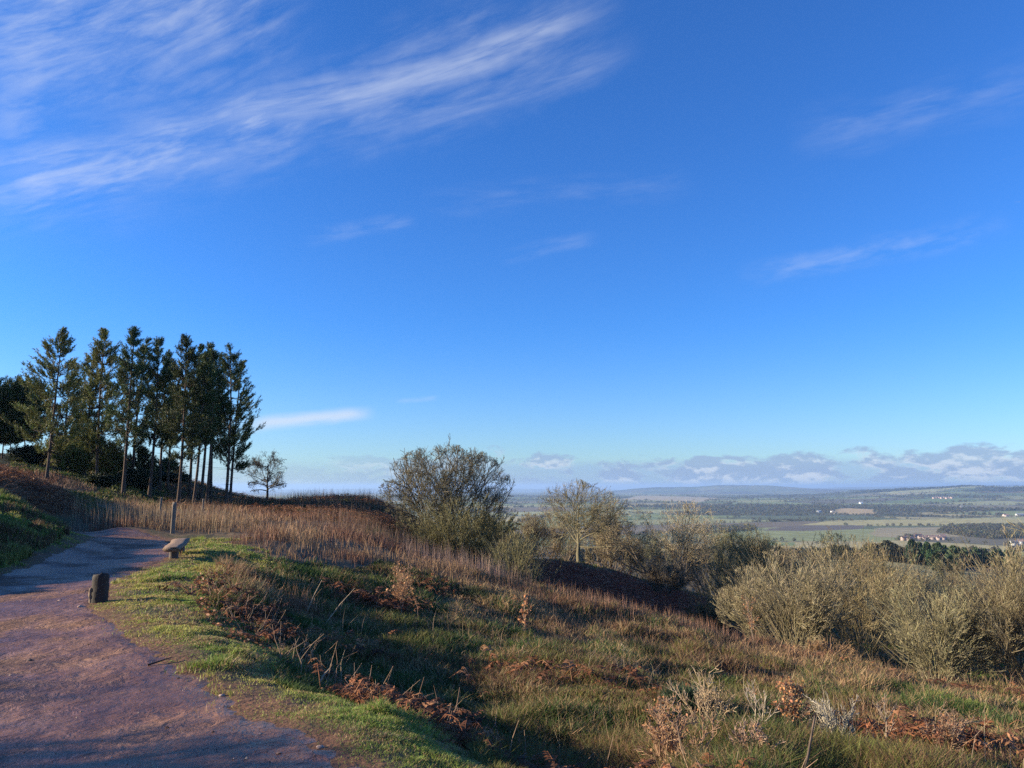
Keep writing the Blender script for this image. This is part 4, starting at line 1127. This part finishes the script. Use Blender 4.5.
# stump post by the path, its sunlit left edge put in as a paler side piece
x, y = flat(99, 606)
root = empty('stump_post', (x, y, H1(x,y)-.06)); tag(root, 'short thick dark wooden stump post at the edge of the path', 'post')
ph = 27/F*y
post_mesh('body', ph+.05, .115, .105, 3, (.034,.024,.017), root, .16, .08)
q2 = post_mesh('lit_side', ph*.62, .045, .07, 5, (.22,.15,.10), root, .3, .5); q2.location = (-.1, -.01, 0); q2.rotation_euler = (0, R_(-4), .3)
# bench: rough slab on two stump legs
bn = at(172, 547.6, 20.2); bf = at(182.5, 538.3, 22.0)
ax = bf-bn; LB = float(np.linalg.norm(ax)); cen = (bn+bf)/2
gb = H1(cen[0], cen[1])
root = empty('log_bench', (cen[0], cen[1], gb)); root.rotation_euler = (0,0, atan2(ax[1], ax[0])); tag(root, 'rough wooden plank bench on stump legs on the verge inside the bend', 'bench')
def slab(L, W, T, z, seed, tilt):
    r_ = np.random.default_rng(seed); nx, prof = 14, []
    ring = [(-.5,.5),(-.2,.56),(.15,.5),(.5,.45),(.54,.05),(.42,-.5),(.1,-.6),(-.3,-.55),(-.52,-.15)]
    V = []
    for i in range(nx):
        u = -L/2 + L*i/(nx-1); k = 1+.05*r_.normal(); dy = .02*math.sin(i*.7)
        for (a, b) in ring:
            V.append((u+.03*r_.normal()*(i in (0,nx-1)), a*W*k+dy, b*T*(1+.05*r_.normal())+z+u*tilt))
    V = np.array(V); m_ = len(ring); id_ = np.arange(nx*m_).reshape(nx,m_)
    Qs = np.stack([id_[:-1], id_[1:], np.roll(id_[1:],-1,1), np.roll(id_[:-1],-1,1)], -1).reshape(-1,4)
    return V, [Qs, id_[0][None], id_[-1][::-1][None]]
tilt = ax[2]/max(np.hypot(ax[0],ax[1]), .1)
V, f = slab(LB, .42, .1, cen[2]-gb-.05, 2, tilt)
mk('seat', V, f, M_wood, np.array((.24,.15,.09))*np.ones((len(V),1)), root)
for s in (-.28, .3):
    lg = post_mesh('leg', max(.15, cen[2]-gb-.1+s*LB*tilt)+.12, .13, .12, 11 if s < 0 else 13, (.10,.075,.06), root, .15, 0); lg.location = (s*LB, 0, -.12)
# fence posts in the dry grass
def fpost(px, Yd, pyb, pyt, w, label, seed):
    p_ = at(px, pyb, Yd); z0 = H1(p_[0], Yd); ht = at(px, pyt, Yd)[2]-z0
    o = post_mesh('fence_post', ht+.1, w, w, seed, (.2,.15,.105), None, .08, .05); o.location = (p_[0], Yd, z0-.1); o.rotation_euler = (0, R_(.8), .3)
    tag(o, label, 'post', 'wooden fence posts in the dry grass')
fpost(172.5, 30.8, 531, 502.5, .085, 'upright square wooden fence post behind the bench at the path bend', 21)
fpost(160, 38, 515, 498, .06, 'thinner fence post sunk in the dry grass left of the taller post', 22)
fpost(470/5.69+120, 44, 512, 499, .06, 'weathered fence post half hidden in dry grass by the tight row of pines', 23)

# ------------------------------------------------------------------ far woodland, hedges, houses
rng = np.random.default_rng(41)
def tuft_proto(n, conifer=False):
    d = rnd_dir(n); rad = rng.random(n)**.45
    if conifer:
        h = rng.random(n); a = rng.uniform(0,2*pi,n); w = .44*np.sqrt(1-h)*(.35+.65*sst(0,.35,h))*rng.uniform(.4,1.15,n)+.02
        p_ = np.stack([np.cos(a)*w, np.sin(a)*w, .08+h*.95], 1)
    else:
        lum = .72+.5*fbm(np.arctan2(d[:,1],d[:,0])*1.5, d[:,2]*2.5, 2, 5)
        p_ = d*(rad*lum)[:,None]*np.array([.5,.5,.45])+np.array([0,0,.5])
    s = .085 if n > 150 else .16
    d1 = rnd_dir(n)*s; d2 = unit(np.cross(d1, rnd_dir(n)))*s*.8
    return np.stack([p_-d1, p_+d2, p_+d1, p_-d2], 1)      # n,4,3
def forest(name, pts, hts, wd, cols, label, n=220, conifer=False, kind='stuff'):
    if conifer == 'mix': pass
    acc = Acc()
    protos_ = [tuft_proto(n, conifer) for _ in range(4)]
    which = rng.integers(0,4,len(pts))
    for k in range(4):
        m = which == k
        if not m.any(): continue
        P = protos_[k]; M = m.sum()
        sc_ = np.stack([wd[m], wd[m], hts[m]], 1)
        V = P[None]*sc_[:,None,None,:]+pts[m][:,None,None,:]
        cc = np.repeat(cols[m], n*4, 0)*np.repeat(rng.uniform(.7,1.3,(M*n,1)), 4, 0)
        acc.add(V, Q=np.arange(M*n*4).reshape(-1,4), C=cc)
    # trunks
    t = np.stack([pts, pts+np.stack([0*hts,0*hts,hts*.5],1)], 1)
    tubes(acc, t, np.stack([hts*.02, hts*.012], 1), 4, np.array((.12,.09,.07)))
    o = acc.build(name, M_leaf); tag(o, label, 'woodland', kind=kind)
def row_pts(px0, px1, Y0, Y1, n):
    Yd = rng.uniform(Y0, Y1, n); x = (rng.uniform(px0, px1, n)-512)/F*Yd
    return np.stack([x, Yd, hgt(x, Yd)-.5], 1)
p_ = np.concatenate([row_pts(898,950,430,520,46), row_pts(925,948,360,440,10), row_pts(950,1010,480,620,22)])
forest('conifer_wood', p_, rng.uniform(8,13.5,len(p_)), rng.uniform(8,12,len(p_)), vary((.055,.085,.035), len(p_), .3, .12), 'dark green conifer wood below the yellow hillside field', 420, True)
p_ = np.concatenate([row_pts(862,902,450,540,26), row_pts(800,862,520,720,26), row_pts(745,800,640,820,18), row_pts(560,760,560,800,40)])
forest('broadleaf_wood', p_, rng.uniform(9,14,len(p_)), rng.uniform(8,13,len(p_)), vary((.075,.07,.04), len(p_), .3, .12), 'brown leafless wood on the hill shoulder left of the conifers', 420)
p_ = row_pts(780,846,900,1000,26)
forest('evergreen_copse', p_, rng.uniform(9,15,len(p_)), rng.uniform(9,14,len(p_)), vary((.03,.04,.022), len(p_), .3, .12), 'dark evergreen copse at the foot of the green valley field', 260)
# valley trees: hedges on the field edges, woods on the noise
n = 150000
th = np.radians(rng.uniform(-2, 37, n)); r = np.exp(rng.uniform(math.log(1050), math.log(11000), n))
x = np.sin(th)*r; y = np.cos(th)*r
bid, edge = field_cell(x, y)
wd_ = fbm(x/1500, y/900, 4, 65)
onh = (edge < np.clip(r*.002, 4, 14)) & (rng.random(n) < .4*(.3+1.4*sst(.4,.6,fbm(x/300,y/300,2,82))))
onw = (wd_ > .655) & (rng.random(n) < .30)
insp = np.zeros(n, bool)
for P in fld_spec: insp |= sdist(x, y, P) > 0
# named dark woods: right of the tan field, and left of the purple field
w1 = sdist(x, y, np.array([farpt(*q) for q in ((935,533),(950,523),(1060,522),(1080,536),(990,541))])) > 0
w2 = sdist(x, y, np.array([farpt(*q) for q in ((690,534),(700,526),(752,524),(756,530),(730,533))])) > 0
w3 = sdist(x, y, np.array([farpt(*q) for q in ((790,519),(800,516),(850,517),(855,519))])) > 0
m = ((onh | onw) & ~insp) | ((w1 | w2) & (rng.random(n) < .55)) | (w3 & (rng.random(n) < .12))
x, y, r = x[m][:26000], y[m][:26000], r[m][:26000]
print('valley trees', len(x))
pts = np.stack([x, y, hgt(x,y)-.5], 1)
hts = rng.uniform(5,12,len(x))*(1+.4*(r > 4000)); wds = np.maximum(hts*rng.uniform(.8,1.3,len(x)), r*.0012)
cc = vary((.085,.08,.045), len(x), .35, .15)
forest('valley_trees', pts, hts, wds, cc, 'dark hedgerow trees and woods scattered over the patchwork valley', 22)
# distant ridge woods
th = np.radians(rng.uniform(18, 37, 9000)); r = rng.uniform(8000, 10500, 9000); x = np.sin(th)*r; y = np.cos(th)*r
m = fbm(x/1200+4, y/500, 3, 68) > .55; x, y, r = x[m], y[m], r[m]
pts = np.stack([x, y, hgt(x,y)-1], 1)
forest('ridge_woods', pts, rng.uniform(12,22,len(x)), rng.uniform(22,40,len(x)), vary((.07,.075,.045), len(x), .3, .12), 'far wooded ridge on the right side of the horizon', 16)

def house(px, py, Lh, Wh, Hw, rot, wallc, roofc, label, group, name='house', chimney=True, z=None):
    xr, yr, zr = ray(px, py)
    kk = np.exp(np.linspace(math.log(900), math.log(14000), 900))/yr
    zz_ = hgt(xr*kk, yr*kk); below = np.nonzero(EYE+zr*kk < zz_)[0]
    k = kk[below[0] if len(below) else -1]; x, y = xr*k, yr*k; z0 = H1(x, y)
    if name == 'barn': Lh *= .6; Wh *= .7; Hw *= .7
    root = empty(name, (x, y, z0-.3)); root.rotation_euler = (0,0,rot); tag(root, label, 'house' if name == 'house' else 'barn', group)
    a, b = Lh/2, Wh/2
    V = np.array([(-a,-b,0),(a,-b,0),(a,b,0),(-a,b,0),(-a,-b,Hw),(a,-b,Hw),(a,b,Hw),(-a,b,Hw),(-a,0,Hw+b*.8),(a,0,Hw+b*.8)], float)
    mk('wall', V, [np.array([(0,1,5,4),(2,3,7,6)]), np.array([(1,2,6),(1,6,9),(1,9,5),(3,0,4),(3,4,8),(3,8,7)])], M_wall, np.array(wallc)*np.ones((10,1)), root)
    e = .4; rz = .12
    V = np.array([(-a-e,-b-e,Hw-e*.8+rz),(a+e,-b-e,Hw-e*.8+rz),(a+e,0,Hw+b*.8+rz),(-a-e,0,Hw+b*.8+rz),(-a-e,b+e,Hw-e*.8+rz),(a+e,b+e,Hw-e*.8+rz)], float)
    V2_ = np.concatenate([V, V+np.array([0,0,.25])])
    mk('roof', V2_, [np.array([(0,3,2,1),(3,4,5,2),(6,7,8,9),(9,8,11,10),(0,1,7,6),(4,10,11,5)]), np.zeros((0,3),int)], M_roof, np.array(roofc)*np.ones((12,1)), root)
    wn = []; 
    V = []; Qw = []
    for s in (-1,1):
        for u in (-.6,-.2,.2,.6):
            for zz in ((1.0,2.2),(3.4,4.6)) if Hw > 4.5 else ((1.0,2.2),):
                c = len(V); V += [(u*a-.5, s*(b+.03), zz[0]),(u*a+.5, s*(b+.03), zz[0]),(u*a+.5, s*(b+.03), zz[1]),(u*a-.5, s*(b+.03), zz[1])]
                Qw.append((c,c+1,c+2,c+3))
    for q_ in Qw[:]:
        pass
    if chimney:
        cx_, w_ = a*.6, .5
        zt_ = Hw+b*.8
        Vc = np.array([(cx_-w_,-w_,zt_-.8),(cx_+w_,-w_,zt_-.8),(cx_+w_,w_,zt_-.8),(cx_-w_,w_,zt_-.8),(cx_-w_,-w_,zt_+1.4),(cx_+w_,-w_,zt_+1.4),(cx_+w_,w_,zt_+1.4),(cx_-w_,w_,zt_+1.4)], float)
        mk('chimney', Vc, [np.array([(0,1,5,4),(1,2,6,5),(2,3,7,6),(3,0,4,7),(4,5,6,7)])], M_roof, np.array((.3,.14,.1))*np.ones((8,1)), root)
HG = 'brick houses of the village beyond the conifer wood'
for k in range(15):
    px = 904+k*2.9+rng.uniform(-1,1); py = 539.5+rng.uniform(-2.0,1.5)
    wc = (.5,.46,.42) if k % 3 == 0 else (.42,.24,.18)
    house(px, py, rng.uniform(9,13), 8, 5.2, rng.uniform(-.5,.5), (.36,.28,.24), (.22,.16,.14), 'pinkish brick house in the village strip just above the dark conifer wood', HG)
house(1014, 545.5, 16, 9, 5.5, .2, (.6,.58,.54), (.35,.3,.27), 'white walled house at the right edge above the bushes, larger of the close pair', None)
house(1021, 544, 12, 8, 5.5, -.3, (.6,.58,.54), (.3,.2,.16), 'white walled house cut by the right edge', None)
house(1020, 516, 60, 18, 8, .1, (.55,.54,.52), (.42,.41,.4), 'long white barn at the right edge above the dark wood', None, 'barn', False)
house(1006, 516.5, 40, 16, 7, .1, (.75,.6,.5), (.5,.3,.22), 'long reddish barn beside the long white barn', None, 'barn', False)
house(962, 507.5, 34, 16, 7, .2, (.6,.6,.58), (.5,.5,.48), 'bright white farm shed alone in the far fields at right', None, 'barn', False)
house(819, 512.5, 36, 16, 8, .3, (.6,.6,.58), (.5,.5,.48), 'bright white farm shed in the far fields above the purple brown field', None, 'barn', False)
house(832, 512.2, 22, 12, 6, 0, (.82,.8,.7), (.6,.5,.4), 'small cream farm building right of the bright white shed', None, 'barn', False)
house(861, 503.8, 34, 18, 10, .1, (.85,.85,.83), (.75,.75,.73), 'white building gleaming at the foot of the wooded ridge', None, 'barn', False)
for k in range(8):
    house(934+k*2.6, 498.5+rng.uniform(-.4,.4), 20, 12, 7, .1, (.5,.36,.3), (.36,.24,.2), 'pinkish house in the distant hamlet at the foot of the far ridge', 'houses of the distant hamlet')

# ------------------------------------------------------------------ haze
def haze():
    m, nt, N, L = newmat('haze_air')
    out = N.new('ShaderNodeOutputMaterial'); v = N.new('ShaderNodeVolumePrincipled')
    v.inputs['Color'].default_value = (.46,.68,1,1); v.inputs['Density'].default_value = 6.2e-5
    v.inputs['Anisotropy'].default_value = .2
    L.new(v.outputs[0], out.inputs['Volume'])
    a = 50000; z0, z1 = -340.0, 60.0
    V = np.array([(-a,-a,z0),(a,-a,z0),(a,a,z0),(-a,a,z0),(-a,-a,z1),(a,-a,z1),(a,a,z1),(-a,a,z1)], float)
    o = mk('haze', V, [np.array([(0,3,2,1),(4,5,6,7),(0,1,5,4),(1,2,6,5),(2,3,7,6),(3,0,4,7)])], m)
    tag(o, 'pale blue haze in the air over the valley', 'haze', kind='stuff')
haze()
print('ground z range', Z.min(), Z.max())

# ------------------------------------------------------------------ light
sun = bpy.data.objects.new('sun', bpy.data.lights.new('sun', 'SUN')); COL.objects.link(sun)
sun.data.energy = 5.0; sun.data.angle = R_(.53); sun.data.color = (1,.87,.66)
az = R_(SUNAZ); el = R_(SUNEL)
sd_ = (math.sin(az)*math.cos(el), math.cos(az)*math.cos(el), math.sin(el))
from mathutils import Vector
sun.rotation_euler = Vector(sd_).to_track_quat('Z', 'Y').to_euler()
w = bpy.data.worlds.new('World'); S.world = w; w.use_nodes = True
nt = w.node_tree; N = nt.nodes; L = nt.links; N.clear()
out = N.new('ShaderNodeOutputWorld'); bg = N.new('ShaderNodeBackground'); bg.inputs['Strength'].default_value = .05
sky = N.new('ShaderNodeTexSky'); sky.sky_type = 'NISHITA'; sky.sun_disc = False
sky.sun_elevation = el; sky.sun_rotation = az; sky.altitude = 200
sky.air_density = 1.0; sky.dust_density = .2; sky.ozone_density = 2.0
def math_(op, a, b=None, c=None):
    n_ = N.new('ShaderNodeMath'); n_.operation = op
    for i, v in enumerate((a, b, c)):
        if v is None: continue
        if isinstance(v, (int, float)): n_.inputs[i].default_value = v
        else: L.new(v, n_.inputs[i])
    return n_.outputs[0]
tc = N.new('ShaderNodeTexCoord'); sx = N.new('ShaderNodeSeparateXYZ'); L.new(tc.outputs['Generated'], sx.inputs[0])
AZ = math_('MULTIPLY', math_('ARCTAN2', sx.outputs[0], sx.outputs[1]), 180/pi)
EL = math_('MULTIPLY', math_('ARCSINE', sx.outputs[2]), 180/pi)
def noise2(a, b, scale, detail, rough, dist=0, z=0.0):
    cb = N.new('ShaderNodeCombineXYZ'); L.new(a, cb.inputs[0]); L.new(b, cb.inputs[1]); cb.inputs[2].default_value = z
    q = N.new('ShaderNodeTexNoise'); q.inputs['Scale'].default_value = scale; q.inputs['Detail'].default_value = detail
    q.inputs['Roughness'].default_value = rough; q.inputs['Distortion'].default_value = dist
    L.new(cb.outputs[0], q.inputs['Vector']); return q.outputs['Fac']
def azel(px, py):
    x, y, z = ray(px, py); n_ = math.sqrt(x*x+y*y+z*z)
    return math.degrees(atan2(x, y)), math.degrees(math.asin(z/n_))
def mrange(v, a, b, c, d, smooth=True):
    q = N.new('ShaderNodeMapRange'); q.interpolation_type = 'SMOOTHSTEP' if smooth else 'LINEAR'
    L.new(v, q.inputs[0])
    for i, k in enumerate((a,b,c,d)): q.inputs[i+1].default_value = k
    return q.outputs[0]
wisps = None
def wisp(p0, p1, width, strength, seed, thin=1.0, lo=.35, hi=.75, stretch=6.0):
    """a streak of cirrus between two directions, given in degrees of azimuth and elevation"""
    global wisps
    (a0, e0), (a1, e1) = azel(*p0), azel(*p1)
    ca, ce = (a0+a1)/2, (e0+e1)/2; L2 = math.hypot(a1-a0, e1-e0)/2; an = atan2(e1-e0, a1-a0)
    da = math_('SUBTRACT', AZ, ca); de = math_('SUBTRACT', EL, ce)
    u = math_('ADD', math_('MULTIPLY', da, math.cos(an)), math_('MULTIPLY', de, math.sin(an)))
    v = math_('SUBTRACT', math_('MULTIPLY', de, math.cos(an)), math_('MULTIPLY', da, math.sin(an)))
    nb = noise2(u, v, .10, 4, .6, 0, seed+3.3)
    v2 = math_('ADD', v, math_('MULTIPLY', math_('SUBTRACT', nb, .5), width*1.6))
    mu_ = mrange(math_('ABSOLUTE', u), L2*.55, L2*1.08, 1, 0)
    mv = mrange(math_('ABSOLUTE', v2), 0, width, 1, 0)
    fine = noise2(math_('MULTIPLY', u, 1/stretch), v, .9, 7, .6, .2, seed)
    f = mrange(fine, lo, hi, 0, 1)
    k = math_('MULTIPLY', math_('MULTIPLY', mu_, mv), math_('MULTIPLY', f, strength))
    wisps = k if wisps is None else math_('MAXIMUM', wisps, k)
wisp((-60,75), (290,-70), 7.0, .5, 1, lo=.3, hi=.82, stretch=5)
wisp((-60,60), (230,-10), 3.2, .42, 2, stretch=6)
wisp((-80,190), (640,-20), 5.0, .25, 3, lo=.3, stretch=5)
wisp((180,124), (620,0), 1.9, .44, 4, lo=.25, hi=.65, stretch=9)
wisp((-60,205), (330,95), 3.4, .5, 5, lo=.3, stretch=5)
wisp((300,140), (640,45), 1.6, .25, 6, lo=.3, stretch=8)
wisp((-40,120), (180,60), 3.5, .25, 13, lo=.35, stretch=3)
wisp((790,140), (1060,70), 2.4, .15, 7, lo=.3, stretch=5)
wisp((740,275), (1010,222), 1.3, .17, 8, lo=.34, hi=.66, stretch=3)
wisp((300,240), (420,218), .9, .16, 9, stretch=4)
wisp((500,262), (600,236), .9, .12, 10, stretch=4)
wisp((420,200), (700,180), 1.5, .10, 11, stretch=5)
wisp((238,427), (375,414), .75, .68, 12, lo=.28, hi=.6, stretch=6)
wisp((395,402), (440,398), .3, .3, 14, stretch=5)
# low cumulus bank near the horizon
mx = N.new('ShaderNodeMix'); mx.data_type = 'RGBA'
tn = N.new('ShaderNodeMix'); tn.data_type='RGBA'; tn.inputs[6].default_value = (.84,1.24,1.98,1); tn.inputs[7].default_value = (.46,1.12,2.2,1)
L.new(mrange(EL, 1, 13, 0, 1), tn.inputs[0])
hs = N.new('ShaderNodeVectorMath'); hs.operation='MULTIPLY'
L.new(sky.outputs[0], hs.inputs[0]); L.new(tn.outputs[2], hs.inputs[1])
L.new(hs.outputs[0], mx.inputs[6]); mx.inputs[7].default_value = (6.8,7.4,8.6,1); L.new(wisps, mx.inputs[0])
n1 = noise2(AZ, math_('MULTIPLY', EL, 2.2), .25, 7, .6, .15, 5.0)
n2 = noise2(AZ, math_('MULTIPLY', math_('ADD', EL, .35), 2.2), .25, 7, .6, .15, 5.0)   # same puffs, sampled lower
azm = mrange(AZ, -22, 8, .25, 1)
topm = math_('ADD', mrange(EL, 1.6, 3.7, .06, -.28, False), mrange(AZ, 8, 32, 0, .07))
dens = math_('MULTIPLY', mrange(math_('ADD', n1, topm), .475, .585, 0, 1), mrange(EL, .0, .6, .5, 1))
dens = math_('MULTIPLY', dens, azm)
# base layer that thickens to the horizon
lay = math_('MULTIPLY', mrange(math_('ADD', EL, math_('MULTIPLY', math_('SUBTRACT', n1, .5), 1.4)), 1.1, 2.0, .6, 0), azm)
lit = mrange(math_('SUBTRACT', n2, n1), -.02, .08, 0, .8)
cc1 = N.new('ShaderNodeMix'); cc1.data_type = 'RGBA'; cc1.inputs[6].default_value = (3.0,4.1,6.2,1); cc1.inputs[7].default_value = (6.6,7.2,8.2,1)
L.new(lit, cc1.inputs[0])
m2 = N.new('ShaderNodeMix'); m2.data_type='RGBA'; L.new(lay, m2.inputs[0]); L.new(mx.outputs[2], m2.inputs[6]); m2.inputs[7].default_value = (2.8,4.25,7.1,1)
m3 = N.new('ShaderNodeMix'); m3.data_type='RGBA'; L.new(math_('MULTIPLY', dens, .8), m3.inputs[0]); L.new(m2.outputs[2], m3.inputs[6]); L.new(cc1.outputs[2], m3.inputs[7])
L.new(m3.outputs[2], bg.inputs[0]); L.new(bg.outputs[0], out.inputs[0])

# ------------------------------------------------------------------ render settings
S.view_settings.view_transform = 'Standard'; S.view_settings.look = 'None'; S.view_settings.exposure = 1.15; S.view_settings.gamma = 1
c = S.cycles
c.max_bounces = 5; c.diffuse_bounces = 2; c.glossy_bounces = 2; c.transmission_bounces = 3; c.volume_bounces = 0; c.transparent_max_bounces = 4
c.use_adaptive_sampling = True; c.adaptive_threshold = .01
c.use_denoising = False
try: c.denoiser = 'OPENIMAGEDENOISE'; c.denoising_input_passes = 'RGB_ALBEDO_NORMAL'
except Exception: pass
S.render.engine = 'CYCLES'
print('tris', sum(len(o.data.polygons) for o in S.objects if o.type == 'MESH'))
